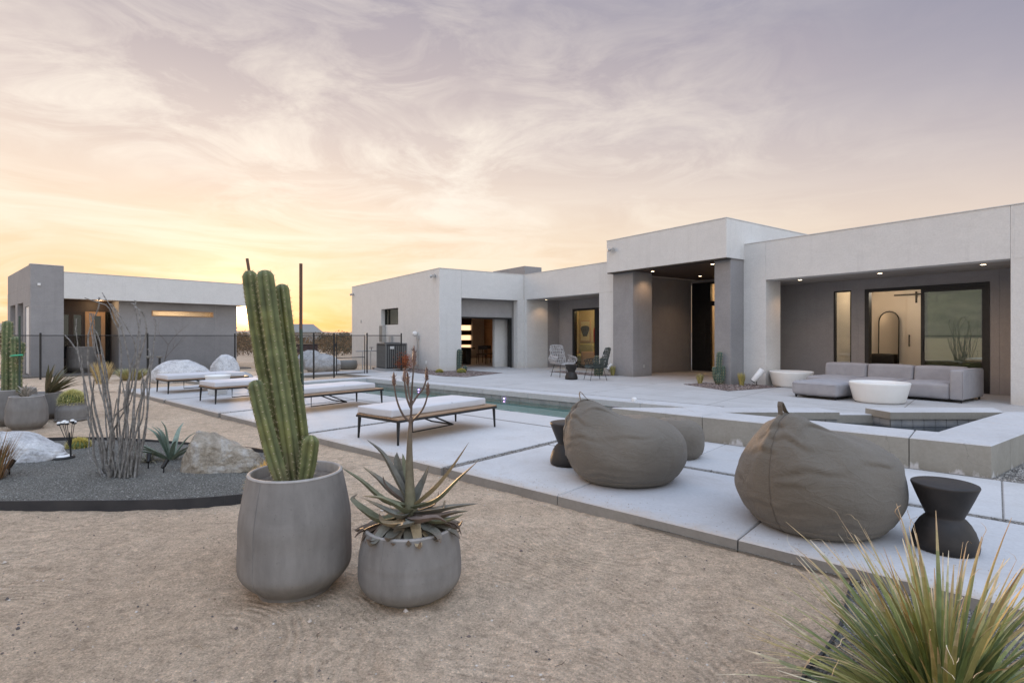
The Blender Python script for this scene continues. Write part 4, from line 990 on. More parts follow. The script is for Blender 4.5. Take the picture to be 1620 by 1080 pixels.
# ================================================================== FURNITURE AND GARDEN THINGS
# ---- sun loungers (local x = foot to head along the deck's short side, origin under the middle of the frame)
LG = 'sun loungers in a row along the pool'
def make_lounger(label, loc, rotz, full=False):
    t = thing('sun_lounger', label, 'sun lounger', loc, rotz, LG)
    L, W, H0 = 1.80, .86, .255
    mb = MB()
    for y in (-W/2, W/2-.03): mb.box(-L/2, L/2, y, y+.03, H0+.018, H0+.045, bev=.004, seg=1)
    for x in (-L/2, L/2-.03): mb.box(x, x+.03, -W/2+.031, W/2-.031, H0+.019, H0+.044, bev=.004, seg=1)
    mb.build('frame', M['black'], t)
    mb = MB(); y = -W/2+.004
    while y < W/2-.05:
        mb.box(-L/2+.004, L/2-.004, y, y+.072, H0+.046, H0+.066, bev=.004, seg=1); y += .077
    mb.build('slat_deck', M['wood'], t)
    for sx in (-1, 1):
        for sy in (-1, 1):
            mb = MB(); x, y = sx*(L/2-.035), sy*(W/2-.035)
            mb.tube([V(x, y, H0+.0175), V(x+sx*.012, y+sy*.008, 0)], [.022, .013], 10); mb.build('leg', M['black'], t)
    mb = MB(); x0, x1 = -L/2+.01, L/2-.10; y0, y1 = (-W/2+.13, W/2-.02) if not full else (-W/2+.015, W/2-.015)
    mb.soft(x0, x1, y0, y1, H0+.067, H0+.162, .016, .006, 24, fn=lambda q: q+V(0, .4, .7)*.005*(noise.noise(q*5+Vector(loc))+.6*noise.noise(q*13)))
    m_ = mb.build('mattress', M['mattress'], t)
    mb = MB(); xm = x0+(x1-x0)*.60; mb.box(xm-.004, xm+.004, y0+.002, y1-.002, H0+.075, H0+.1625); mb.build('seam', M['seam'], m_)
    # lifting strut under the backrest
    mb = MB(); a = V(-.15, -.22, H0-.002); b = V(.22, -.22, .10)
    mb.tube([a, b], .011, 6); mb.tube([V(-.15, .22, H0-.002), V(.22, .22, .10)], .011, 6); mb.tube([b, V(.22, .22, .10)], .011, 6); mb.tube([V(-.5, -.22, H0-.002), V(-.5, -.22, .09), V(.22, -.22, .10)], .009, 6)
    mb.build('backrest_strut', M['black'], t)
    return t
def lpos(d, e, da): 
    p = dw(d, e); return p, E_ROT+R(da)
p, a = lpos(3.09, 1.22, 2); make_lounger('nearest sun lounger, behind the flowering aloe, its white mattress leaving a teak strip bare', p, a)
p, a = lpos(6.44, 1.62, 3); make_lounger('sun lounger standing half behind the tall cactus, next beyond the nearest one', p, a)
p, a = lpos(8.96, 1.30, 0); make_lounger('sun lounger left of the tall cactus, in front of the small white tub table', p, a, True)
p, a = lpos(11.70, 1.28, 0); make_lounger('farthest sun lounger, backed by two pale boulders', p, a, True)
# ---- white tub table between the far loungers
t = thing('tub_table', 'small white tub side table between the two far loungers', 'side table', dw(10.45, 1.15))
mb = MB(); mb.lathe([(.17, 0), (.185, .01), (.255, .40), (.262, .42), (.255, .432), (.238, .43), (.232, .415), (.001, .405)], 36); mb.build('body', M['white'], t)

# ---- big white drum tables
def drum(label, loc):
    t = thing('drum_table', label, 'coffee table', loc, 0, 'white drum tables on the patio')
    mb = MB(); mb.lathe([(.37, .0), (.415, .012), (.44, .05), (.515, .36), (.52, .39), (.51, .402), (.49, .40), (.482, .385), (.001, .37)], 56); mb.build('body', M['white'], t); return t
drum('white round drum table standing in front of the grey sofa', hw(1.62, 1.62))
drum('white round drum table by the white pier at the chaise end of the sofa', hw(4.35, -.25))

# ---- hourglass stools
def hourglass(label, loc, s=1, group='black hourglass tables'):
    t = thing('hourglass_table', label, 'side table', loc, rnd.random(), group)
    mb = MB(); mb.lathe([(.001, 0), (.165, 0), (.182, .012), (.186, .04), (.180, .075), (.163, .125), (.140, .165), (.118, .190), (.106, .200), (.104, .206), (.112, .222), (.129, .26), (.156, .322), (.182, .385), (.187, .397), (.184, .405), (.176, .408), (.001, .404)], 44)
    mb.build('body', M['blackmatte'], t); t.scale = (s*.93, s*.93, s); return t
hourglass('black hourglass side table beside the nearer bean bag, behind the spiky plant', V(2.69, 3.38, 0))
hourglass('black hourglass side table half hidden behind the left bean bag', V(.575, 5.60, 0), 1.06)
hourglass('black hourglass side table between the two lacy armchairs', hw(9.42, 2.85), 1.12)

# ---- bean bags
def bag_mesh(seed):
    ring = [(0, .34), (.012, .40), (.04, .445), (.10, .495), (.19, .540), (.28, .552), (.37, .540), (.45, .497), (.515, .425), (.56, .335), (.592, .225), (.610, .11), (.614, .012)]
    RR = catmull([V(a, b, 0) for a, b in ring], 6)
    nu, nv = len(RR), 132; vs = []; fs = []; sd = V(seed*3.1, seed*1.7, seed*.9)
    creases = [(.50, 178, 20, .012, .10), (.455, 200, 26, .013, -.05), (.40, 170, 15, .011, .06), (.34, 212, 24, .012, .03), (.15, 172, 22, .010, .02), (.24, 150, 14, .010, -.06), (.53, 232, 16, .012, .12), (.50, 128, 18, .012, -.12), (.10, 230, 30, .009, .02), (.27, 196, 12, .009, .1), (.42, 262, 18, .010, .15), (.33, 110, 16, .010, -.1)]
    for i in range(nu):
        z, rr = RR[i].x, RR[i].y
        for j in range(nv):
            th = 2*math.pi*j/nv; c, s = math.cos(th), math.sin(th)
            p = V(rr*1.0*math.copysign(abs(c)**.95, c), rr*.98*math.copysign(abs(s)**.95, s), z)
            h = z/.614
            back = max(0, min(1, (-p.x+.06)/.42)); back = back*back*(3-2*back)
            # the back rises to a pinched ear, the seat sags in front of it
            k_ = back*h**1.7; pin = back*max(0, (h-.30)/.70)**1.5
            q = V(p.x-.075*k_, p.y*(1-.80*pin), z+.205*k_)
            sag = math.exp(-((p.x+.02)/.20)**2)*max(0, h-.55)/.45; q.z -= .045*sag*math.exp(-(p.y/.36)**2)
            nrm = V(c, s, .15+1.2*max(0, h-.6)).normalized()
            k = .012*noise.noise(p*2.6+sd)+.007*noise.noise(p*6+sd)
            ang = math.degrees(th)
            for z0, a0, wa, dep, tilt in creases:
                da = (ang-a0+180) % 360-180
                if abs(da) > wa*2.4: continue
                zz = z0+tilt*da/60+.012*math.sin(da*.15+seed); g = 1.5*math.exp(-(da/wa)**2)
                k -= dep*math.exp(-((z-zz)/.0075)**2)*g; k += dep*.65*math.exp(-((z-zz-.024)/.016)**2)*g
            # crumpled cloth: sharp little ridges where a slow noise lets them through
            m_ = max(0, noise.noise(p*1.7+sd*2)+.12)
            r1 = 1-abs(noise.noise(V(p.x*4.2, p.y*4.2, z*11)+sd))*2.2; r2 = 1-abs(noise.noise(V(p.x*9, p.y*9, z*18)+sd*3))*2.2
            k += m_*(.016*max(0, r1-.45)+.007*max(0, r2-.4))
            # folds fanning from the ear
            f_ = max(0, min(1, (h-.35)/.65))*back; k += .015*f_*math.sin(8*th+seed*2+4*noise.noise(V(th*2, seed, h*2)))
            for a0 in (180, 62, 298):
                da = (ang-a0+180) % 360-180; k -= .010*math.exp(-(da/2.2)**2)*(1-.6*h)
            k -= .015*math.exp(-((z-.058)/.007)**2)
            if z < .010: k = 0
            if i == nu-1: k = 0
            vs.append(q+nrm*k)
    for i in range(nu-1):
        for j in range(nv): fs.append((i*nv+j, i*nv+(j+1) % nv, (i+1)*nv+(j+1) % nv, (i+1)*nv+j))
    return vs, fs, nu, nv
def bean_bag(label, loc, rotz, seed, s):
    t = thing('bean_bag', label, 'bean bag', loc, rotz, 'taupe bean bags on the deck')
    vs, fs, nu, nv = bag_mesh(seed); mb = MB(); mb.add(vs, fs, 0, True); mb.add(vs[-nv:], [list(range(nv))], 0, True); mb.add(vs[:nv], [list(range(nv))[::-1]])
    o = mb.build('cover', M['bean'], t); md = o.modifiers.new('smooth', 'SUBSURF'); md.levels = md.render_levels = 1
    mb = MB(); j = nv//2; mb.tube([Vector(vs[i*nv+j])+V(-.0025, 0, 0) for i in range(4, nu-8)], .0030, 6); mb.build('seam', M['seam'], t)
    tp = max((Vector(v) for v in vs), key=lambda v: v.z)
    mb = MB(); pts = [tp+V(.05, 0, -.02), tp+V(.01, 0, .012), tp+V(-.025, 0, .055), tp+V(-.04, 0, .066), tp+V(-.045, 0, .045), tp+V(-.035, 0, -.01)]
    for k in range(5):
        p, q = pts[k], pts[k+1]; w_ = V(0, .017, 0)
        mb.add([p-w_, q-w_, q+w_, p+w_], [(0, 1, 2, 3)])
    o2 = mb.build('loop_handle', M['bean'], t); sm = o2.modifiers.new('thick', 'SOLIDIFY'); sm.thickness = .004
    t.scale = s; return t
bean_bag('taupe bean bag chair on the left, side-on, with a black side table behind it', V(1.05, 5.05, 0), R(4), 1, (.99, .95, .98))
bean_bag('nearer taupe bean bag chair seen from behind, its peak upright with a loop', V(2.145, 3.84, 0), R(32), 2, (.96, .97, 1.08))
def pouf(label, loc, seed):
    t = thing('bean_pouf', label, 'footstool', loc, seed, 'bean bag footstools')
    mb = MB(); prof = [(.001, 0), (.20, 0), (.25, .02), (.29, .08), (.305, .18), (.29, .28), (.235, .36), (.14, .40), (.06, .405), (.001, .40)]
    P = catmull([V(r, z, 0) for r, z in prof], 4)
    mb.lathe([(max(.001, p.x), p.y) for p in P], 48, fn=lambda p, a, r, z: p+V(math.cos(a), math.sin(a), .2)*(.015*noise.noise(p*4+V(seed, 0, 0))+.006*noise.noise(p*11)+(-.006 if abs((math.degrees(a)) % 90-45) < 3 else 0)), closed=True)
    mb.build('cover', M['bean'], t); return t
pouf('round taupe footstool behind the left bean bag', V(1.80, 5.98, 0), 1)
pouf('round taupe footstool almost hidden behind the nearer bean bag', V(2.86, 4.46, 0), 2)

# ---- sectional sofa
sofa = thing('sectional_sofa', 'grey three-seat sectional sofa with chaise under the recessed patio', 'sofa', hw(0, 0), H_ROT)
mb = MB(); mb.box(.80, 3.60, -.62, .50, .035, .06); mb.box(2.30, 3.10, .52, 2.0, .035, .06); mb.build('base', M['black'], sofa)
for x0, x1 in ((.79, 1.70), (1.715, 2.63), (2.645, 3.58)):
    mb = MB(); mb.soft(x0, x1, -.42, .56, .06, .36, .05, .03, 22, fn=lambda q: q+V(0, .3, .8)*.010*(noise.noise(q*3.5)+.6*noise.noise(q*9))); mb.build('seat', M['sofa'], sofa)
    mb = MB(); mb.soft(x0+.005, x1-.005, -.68, -.40, .30, .66, .05, .015, 22, fn=lambda q: q+V(0, (.66-q.z)*.12, 0)+V(0, .7, .5)*.011*(noise.noise(q*4)+.6*noise.noise(q*10))); mb.build('backrest', M['sofa'], sofa)
mb = MB(); mb.soft(.56, .785, -.68, .58, .06, .645, .035, .006, 10); mb.build('armrest', M['sofa'], sofa)
mb = MB(); mb.soft(2.20, 3.14, .575, 2.07, .06, .345, .06, .03, 24, fn=lambda q: q+V(0, 0, 1)*.009*(noise.noise(q*3)+.6*noise.noise(q*8))); mb.build('chaise', M['sofa'], sofa)
for x, y in ((.62, .5), (.62, -.6), (3.5, -.6), (3.5, .45), (2.27, 2.0), (3.07, 2.0), (2.27, .7), (3.07, .7)):
    mb = MB(); mb.tube([V(x, y, .06), V(x, y, 0)], [.022, .018], 10); mb.build('foot', M['black'], sofa)

for x in (1.707, 2.637):
    mb = MB(); mb.tube([V(x, .555, .08), V(x, .545, .33), V(x, .45, .366), V(x, -.38, .368)], .006, 6); mb.build('piping', M['sofa'], sofa)
mb = MB(); mb.tube([V(.565, .578, .10), V(.565, .578, .62), V(.57, .5, .645), V(.57, -.6, .645), V(.57, -.675, .60), V(.57, -.68, .1)], .006, 6); mb.build('piping', M['sofa'], sofa)
mb = MB(); mb.tube([V(2.21, .62, .30), V(2.205, 2.02, .30), V(2.25, 2.075, .30), V(3.09, 2.075, .30), V(3.135, 2.02, .30), V(3.135, .62, .30)], .006, 6); mb.build('piping', M['sofa'], sofa)
# ---- lacy metal armchairs
def lace(mb, fn, nu, nv, r=.011, ring=.105, sd=1):
    q = random.Random(sd)
    for i in range(nu):
        for j in range(nv):
            u, v = (i+.5+(.25 if j % 2 else -.25)*.9)/nu, (j+.5)/nv
            c = fn(u, v); du = (fn(min(1, u+.02), v)-fn(max(0, u-.02), v)).normalized(); dv = (fn(u, min(1, v+.02))-fn(u, max(0, v-.02))).normalized()
            rr = ring*q.uniform(.72, 1.08)*.5
            mb.tube([c+du*math.cos(a)*rr+dv*math.sin(a)*rr for a in [2*math.pi*k/9 for k in range(10)]], r, 4, caps=False)
def lace_chair(label, loc, rotz, mt, s=1):
    t = thing('lace_armchair', label, 'armchair', loc, rotz, 'lacy metal armchairs')   # faces local +x
    def back(u, v): a = (u-.5)*1.5; return V(-.27+.10*(1-math.cos(a))-.16*v, .40*math.sin(a)*(1-.18*v*v), .44+.58*v-.05*abs(u-.5)*v)
    def seat(u, v): return V(-.25+.52*u, (v-.5)*(.66-.06*u), .44-.05*math.sin(math.pi*v)-.03*u*(1-u))
    def rim(f): return [f(u/10, 0) for u in range(11)]+[f(1, v/8) for v in range(1, 9)]+[f(1-u/10, 1) for u in range(1, 11)]+[f(0, 1-v/8) for v in range(1, 9)]
    mb = MB(); lace(mb, back, 7, 6, sd=3); mb.tube(rim(back), .010, 6, caps=False); mb.build('backrest', mt, t)
    mb = MB(); lace(mb, seat, 6, 7, sd=4); mb.tube(rim(seat), .010, 6, caps=False); mb.build('seat', mt, t)
    for sy in (-1, 1):
        def arm(u, v): return V(-.22+.44*u, sy*(.33+.07*math.sin(math.pi*v)), .46+.24*v*(1-.25*u))
        mb = MB(); lace(mb, arm, 5, 2, sd=6); mb.tube(rim(arm), .009, 6, caps=False); mb.build('armrest', mt, t)
    for sx in (-1, 1):
        for sy in (-1, 1):
            mb = MB(); mb.tube([V(sx*.17+.02, sy*.22, .42), V(sx*.27+.02, sy*.30, 0)], .009, 6); mb.build('leg', M['black'], t)
    t.scale = (s,)*3; return t
lacepale = mat('pale_woven_metal', (.50, .48, .47), (.30, .29, .285), 30, .5)
lacedark = mat('dark_green_woven_metal', (.03, .045, .04), (.05, .06, .055), 30, .45)
lace_chair('pale lacy armchair facing the pool, in front of the dark bedroom recess', hw(10.40, 2.35), R(-62), lacepale, 1.0)
lace_chair('dark lacy armchair turned side-on beside the grey column', hw(8.78, 2.45), R(192), lacedark, .95)

# ---- pots
def pot(label, loc, rb, rm, rt, h, mats=None, group='grey concrete planters', seam=True, rot=0, hm=.33, soil=.055):
    t = thing('concrete_pot', label, 'planter', loc, rot, group)
    prof = [(.001, 0), (rb*.86, 0), (rb*.95, .012*h+.004), (rb*1.0, .05*h), ((rb+rm)*.51, .12*h), (rm*.985, hm*.62*h), (rm, hm*h), (rm*.99, (hm+.12)*h), (rm*.965+rt*.02, .62*h), ((rm+rt)*.5, .80*h), (rt*1.01, .96*h), (rt, h-.008)]
    P = catmull([V(r, z, 0) for r, z in prof], 5)
    mb = MB(); mb.lathe([(max(.001, p.x), p.y) for p in P], 64, fn=lambda p, a, r, z: p*(1+.006*noise.noise(p*3+V(loc[0], 0, 0))), closed=True); o = mb.build('body', M['pot'], t)
    w_ = max(.018, .045*rt*2)
    mb = MB(); mb.lathe([(rt, h-.0085), (rt-.002, h-.002), (rt-.008, h), (rt-w_+.006, h), (rt-w_, h-.006), (rt-w_*1.02, h-.10)], 64, closed=True); mb.build('rim', M['potlip'], t)
    mb = MB(); mb.lathe([(rt-w_*1.01, h-soil), (rt*.6, h-soil+.007), (rt*.3, h-soil+.005), (.001, h-soil+.01)], 32, fn=lambda p, a, r, z: p+V(0, 0, .008*noise.noise(p*14)), closed=True); mb.build('soil', M['soil'], t)
    if seam:
        mb = MB(); a = R(-112)-rot; mb.tube([V(math.cos(a)*p.x, math.sin(a)*p.x, p.y) for p in P[8:-3]], .0022, 5); mb.build('mould_seam', M['pot'], t)
    return t
GZ_ = SAND+.005
POT1 = V(-1.20, 3.02, GZ_); pot('tall grey concrete planter in the foreground holding the tall cactus', POT1, .205, .297, .248, .655)
POT2 = V(-.555, 2.97, GZ_); pot('low round grey planter in the foreground holding the flowering aloe', POT2, .20, .277, .243, .375, hm=.40, soil=.012)
POT3 = V(-1.475, 3.40, GZ_); pot('grey planter mostly hidden behind the tall cactus planter', POT3, .15, .215, .19, .40)
POTA = V(-8.02, 8.62, GZ_); pot('large grey planter at the left edge holding two tall green cactus columns', POTA, .32, .40, .36, .56)
POTB = V(-7.30, 8.18, GZ_); pot('mid-sized grey planter with a small silvery plant, left of the barrel bowl', POTB, .185, .25, .205, .50, hm=.36)
POTC = V(-7.93, 9.25, GZ_); pot('dark-shaded grey planter holding the sword-leaved agave', POTC, .19, .27, .24, .44)
POTD = V(-7.30, 9.02, GZ_); pot('low tapered grey bowl planter holding a round barrel cactus', POTD, .235, .225, .17, .30, hm=.2)
POTE = dw(22.35, .78, -.03); pot('big grey planter standing on the guest house porch', POTE, .30, .45, .42, .95)
# ================================================================== PLANTS, ROCKS, FENCE AND EQUIPMENT
def at(px, py, Y): return V((px-810)/860*Y, Y, CAM_H+(531-py)/860*Y)    # a point of the photograph at distance Y
def jit(c, k=.15): f_ = 1+rnd.uniform(-k, k); return tuple(max(0, x*f_) for x in c)

# ---- columnar cacti: ribbed stems with areoles and spines
def ribbed(mb, pts, r, ribs=7, depth=.24, waists=(), col=(.075, .105, .05), tip=.9, seg=3):
    P = catmull(pts, seg); n = len(P); L = [0]
    for i in range(1, n): L.append(L[-1]+(P[i]-P[i-1]).length)
    tot = L[-1]
    # resample evenly, denser towards the dome
    ts = [tot*(1-(1-i/34)**1.35) for i in range(34)]+[tot-r*tip*(1-math.sin(math.pi/2*k/7)) for k in range(1, 8)]
    ts = sorted(t for t in ts if 0 <= t <= tot)
    def pos(t):
        for i in range(1, n):
            if L[i] >= t-1e-9: return P[i-1].lerp(P[i], (t-L[i-1])/max(1e-9, L[i]-L[i-1]))
        return P[-1]
    per = 8; m = ribs*per; o = len(mb.v); rows = []; ar = []
    up = V(1, 0, 0)
    for k, t in enumerate(ts):
        c = pos(t); tg = (pos(min(tot, t+.02))-pos(max(0, t-.02))).normalized()
        u = (up-tg*up.dot(tg)).normalized(); w_ = tg.cross(u)
        d = tot-t; rr = r*(1 if d > r*tip else math.sqrt(max(.0, 1-((r*tip-d)/(r*tip))**2)))
        rr *= 1+.05*noise.noise(V(t*7, r*50, 0))
        if t < .10: rr *= .82+1.8*t
        for wt, wd in waists: rr *= 1-wd*math.exp(-((t-wt)/.018)**2)
        row = []
        for j in range(m):
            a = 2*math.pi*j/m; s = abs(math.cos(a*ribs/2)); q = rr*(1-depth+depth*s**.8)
            row.append(c+(u*math.cos(a)+w_*math.sin(a))*q)
        mb.v += [tuple(p) for p in row]; rows.append(row)
        for b in range(ribs):
            a = 2*math.pi*b/ribs; ar.append((t, b, c+(u*math.cos(a)+w_*math.sin(a))*rr, (u*math.cos(a)+w_*math.sin(a)), tg))
    mb.usecol = True
    for k in range(len(ts)-1):
        for j in range(m):
            s = abs(math.cos(2*math.pi*(j+.5)/m*ribs/2)); t = ts[k]/tot
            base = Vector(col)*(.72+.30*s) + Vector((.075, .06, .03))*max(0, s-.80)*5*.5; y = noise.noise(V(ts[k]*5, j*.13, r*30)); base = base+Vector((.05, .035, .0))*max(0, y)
            if t < .22: base = base.lerp(Vector((.17, .13, .075)), .8*(1-t/.22)*max(0, min(1, .7+noise.noise(V(ts[k]*20, j*.5, r*9)))))
            mb.f.append([o+k*m+j, o+k*m+(j+1) % m, o+(k+1)*m+(j+1) % m, o+(k+1)*m+j]); mb.m.append(0); mb.s.append(True); mb.c.append(tuple(base))
    mb.add(rows[-1], [list(range(m))], 0, True, col)
    return ar, tot
def spines(mb, ar, tot, gap=.022, ln=.016, col=(.50, .44, .30), th=.0007):
    last = {}
    for t, b, p, n_, tg in ar:
        if b in last and t-last[b] < gap: continue
        last[b] = t
        q = p-n_*.001; s = ln*.22
        vs = [q+tg*s, q+tg.cross(n_)*s, q-tg*s, q-tg.cross(n_)*s, q+n_*s*.9]
        mb.add(vs, [(0, 1, 4), (1, 2, 4), (2, 3, 4), (3, 0, 4)], 0, False, (.50, .45, .34))
        for k in range(6):
            d = (n_*rnd.uniform(.6, 1)+tg*rnd.uniform(-.8, .8)+tg.cross(n_)*rnd.uniform(-.9, .9)).normalized(); e_ = d.cross(tg).normalized()*th
            tip = q+d*ln*rnd.uniform(.6, 1.2)
            mb.add([q-e_, q+e_, tip], [(0, 1, 2)], 0, False, jit(col)); f2 = d.cross(e_).normalized()*th; mb.add([q-f2, q+f2, tip], [(0, 1, 2)], 0, False, jit(col))
def column_cactus(name, label, cat, stems, group=None, gap=.022, ln=.016, ribs=7, col=(.075, .105, .05), th=.0007, depth=.24):
    base = Vector(stems[0][0][0]); t = thing(name, label, cat, base, 0, group)
    for pts, r, w_ in stems:
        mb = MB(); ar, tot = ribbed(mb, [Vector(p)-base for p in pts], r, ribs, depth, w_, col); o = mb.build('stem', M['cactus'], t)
        mb = MB(); spines(mb, ar, tot, gap, ln, th=th); mb.build('spines', M['spine'], o)
    return t
def pc(Y, *pp): return [at(x, y, Y) for x, y in pp]
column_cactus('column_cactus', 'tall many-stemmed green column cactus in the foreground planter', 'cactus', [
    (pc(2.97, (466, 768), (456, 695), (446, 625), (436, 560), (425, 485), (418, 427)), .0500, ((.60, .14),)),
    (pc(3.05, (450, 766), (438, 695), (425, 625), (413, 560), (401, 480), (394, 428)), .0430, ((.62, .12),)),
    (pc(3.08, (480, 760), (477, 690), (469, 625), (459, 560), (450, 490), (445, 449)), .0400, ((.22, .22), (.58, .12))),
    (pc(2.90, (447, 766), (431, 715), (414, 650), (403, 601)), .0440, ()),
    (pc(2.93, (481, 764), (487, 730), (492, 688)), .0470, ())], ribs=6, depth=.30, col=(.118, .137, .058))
t = thing('garden_stake', 'tall dark green garden stake standing behind the foreground cactus', 'stake', at(480, 760, 3.10), 0, 'stakes propping the cactus')
mb = MB(); b0 = at(480, 760, 3.10); mb.tube([V(0, 0, -.02), at(478, 600, 3.11)-b0, at(476, 520, 3.12)-b0], .0098, 8); mb.build('shaft', M['stake'], t)
mb = MB(); mb.tube([at(476, 520, 3.12)-b0, at(476, 417, 3.13)-b0], .0096, 8); mb.build('bare_top', M['rust'], t)
t = thing('garden_stake', 'brown stake tip poking out above the left stem of the foreground cactus', 'stake', at(452, 760, 3.14), 0, 'stakes propping the cactus')
mb = MB(); b0 = at(452, 760, 3.14); mb.tube([V(0, 0, -.02), at(420, 590, 3.15)-b0, at(391, 409, 3.16)-b0], .0085, 7); mb.build('shaft', M['rust'], t)
column_cactus('column_cactus', 'pair of pale green cactus columns in the large planter at the left edge', 'cactus', [
    (pc(8.60, (11, 628), (11, 570), (12, 507)), .070, ((.62, .1),)),
    (pc(8.50, (27, 628), (26, 575), (24, 532)), .068, ((.35, .1),)),
    (pc(8.46, (29, 575), (34, 555), (34, 541)), .042, ())], ribs=7, gap=.06, ln=.03, col=(.12, .155, .075), th=.003)
t = thing('garden_stake', 'thin dark stake tied beside the pale cactus columns at the left edge', 'stake', at(31, 625, 8.40), 0)
mb = MB(); b0 = at(31, 625, 8.40); mb.tube([V(0, 0, -.05), at(31, 500, 8.40)-b0], .014, 6); mb.build('shaft', M['stake'], t)
mb = MB(); c = at(27, 563, 8.36)-b0; mb.tube([c+V(-.12, .02, 0), c+V(0, -.03, .01), c+V(.09, .0, .015)], .012, 5); mb.build('tie', mat('green_tie', (.05, .45, .25), rough=.5), t)
hp = lambda x, y, z=0: hw(x, y, z)
def hcol(Y, *pp): return [at(x, y, Y) for x, y in pp]
column_cactus('small_cactus', 'blue-green branching cactus in the gravel patch by the entry column', 'cactus', [
    (hcol(14.75, (1137, 607), (1137, 580), (1139, 556)), .075, ()), (hcol(14.72, (1135, 606), (1131, 596), (1130, 580)), .055, ()), (hcol(14.7, (1140, 606), (1144, 596), (1144, 578)), .055, ()),
    (hcol(14.66, (1137, 606), (1136, 600), (1136, 590)), .06, ())], gap=.07, ln=.03, col=(.075, .12, .095), th=.003)
column_cactus('small_cactus', 'slim blue-green cactus against the white corner left of the garage opening', 'cactus', [
    (hcol(20.6, (726, 595), (726, 575), (727, 552)), .10, ()), (hcol(20.4, (733, 595), (735, 588), (736, 578)), .08, ())], gap=.09, ln=.04, col=(.06, .095, .085), th=.004)
column_cactus('small_cactus', 'dark green clustered cactus behind the dark lacy armchair', 'cactus', [
    (hcol(18.0, (943, 597), (943, 580), (944, 562)), .07, ()), (hcol(18.0, (950, 597), (952, 580), (952, 566)), .065, ()), (hcol(17.9, (947, 597), (947, 590), (948, 576)), .06, ())], gap=.08, ln=.04, col=(.05, .075, .06), th=.004)

# ---- barrel cacti
def barrel(label, loc, r, flat=.8, col=(.10, .13, .04), spc=(.62, .52, .16), ln=.05, group='golden barrel cacti', n=16, th=.002):
    t = thing('barrel_cactus', label, 'cactus', loc, 0, group)
    mb = MB(); prof = [(r*math.cos(a), r*flat*(math.sin(a)+.55)) for a in [R(-34+i*124/14) for i in range(14)]]+[(.001, r*flat*1.53)]
    mb.lathe(prof, n*6, fn=lambda p, a, rr, z: V(p.x, p.y, 0)*(1-.10*abs(math.sin(a*n/2)))+V(0, 0, p.z), closed=True)
    mb.c = [col]*len(mb.f); mb.usecol = True; o = mb.build('body', M['cactus'], t)
    mb = MB()
    for b in range(n):
        a = 2*math.pi*(b)/n
        for i in range(12):
            la = R(-15+i*9.2); q = V(r*math.cos(la)*math.cos(a), r*math.cos(la)*math.sin(a), r*flat*(math.sin(la)+.55)); nr = V(math.cos(la)*math.cos(a), math.cos(la)*math.sin(a), math.sin(la))
            for k in range(7):
                d = (nr+V(rnd.uniform(-1, 1), rnd.uniform(-1, 1), rnd.uniform(-.6, 1))*.9).normalized(); e_ = d.cross(V(.3, .2, 1)).normalized()*th
                mb.add([q-e_, q+e_, q+d*ln*rnd.uniform(.6, 1.1)], [(0, 1, 2)], 0, False, jit(spc))
    mb.build('spines', M['spine'], t); return t
barrel('round yellow-spined barrel cactus filling the low bowl planter', POTD+V(0, 0, .24), .175, .85, ln=.06, th=.005, n=26, spc=(.66, .62, .30))
barrel('small yellow-green barrel cactus in the gravel behind the stake lights', V(-5.28, 6.62, -.05), .115, .55, ln=.05, th=.003)
barrel('golden-spined barrel cactus peeping from behind the foreground cactus planter', V(POT3.x, POT3.y, .30), .15, .95, spc=(.80, .52, .10), ln=.06, th=.0014)
barrel('yellow-green barrel cactus at the foot of the white corner', hw(14.4, 4.72, .0), .13, .5, th=.004, group='barrel cacti by the west corner')
barrel('slightly larger yellow-green barrel cactus below the slim cactus', hw(13.9, 4.1, .0), .16, .5, th=.004, group='barrel cacti by the west corner')

# ---- leaves
def blade(mb, base, pts, w0, thick=.15, col=(.2, .2, .1), tipc=None, edge=None, keel=True):
    P = catmull(pts, 4); n = len(P); rows = []
    for i, p in enumerate(P):
        tg = (P[min(i+1, n-1)]-P[max(0, i-1)]).normalized(); s = i/(n-1)
        side = tg.cross(V(0, 0, 1)); side = side.normalized() if side.length > .05 else V(1, 0, 0)
        if hasattr(blade, 'side') and blade.side is not None: side = blade.side
        nr = side.cross(tg).normalized()
        wd = w0*(.75+.45*s*2 if s < .25 else 1.0*(1-((s-.25)/.75)**1.35)+.02)*.5 if s >= .25 else w0*(.80+.8*s)*.5
        rows.append((p-side*wd+nr*wd*.35, p-nr*wd*thick*1.2, p+side*wd+nr*wd*.35, p+nr*wd*thick*.4))
    for i in range(n-1):
        s = i/(n-1); c = Vector(col)
        if tipc and s > .55: c = c.lerp(Vector(tipc), min(1, (s-.55)/.4))
        A, B = rows[i], rows[i+1]
        for k in range(4): mb.add([A[k], A[(k+1) % 4], B[(k+1) % 4], B[k]], [(0, 3, 2, 1)], 0, True, tuple(c))
    mb.add(list(rows[-1]), [(0, 1, 2, 3)], 0, True, tuple(tipc or col))
blade.side = None

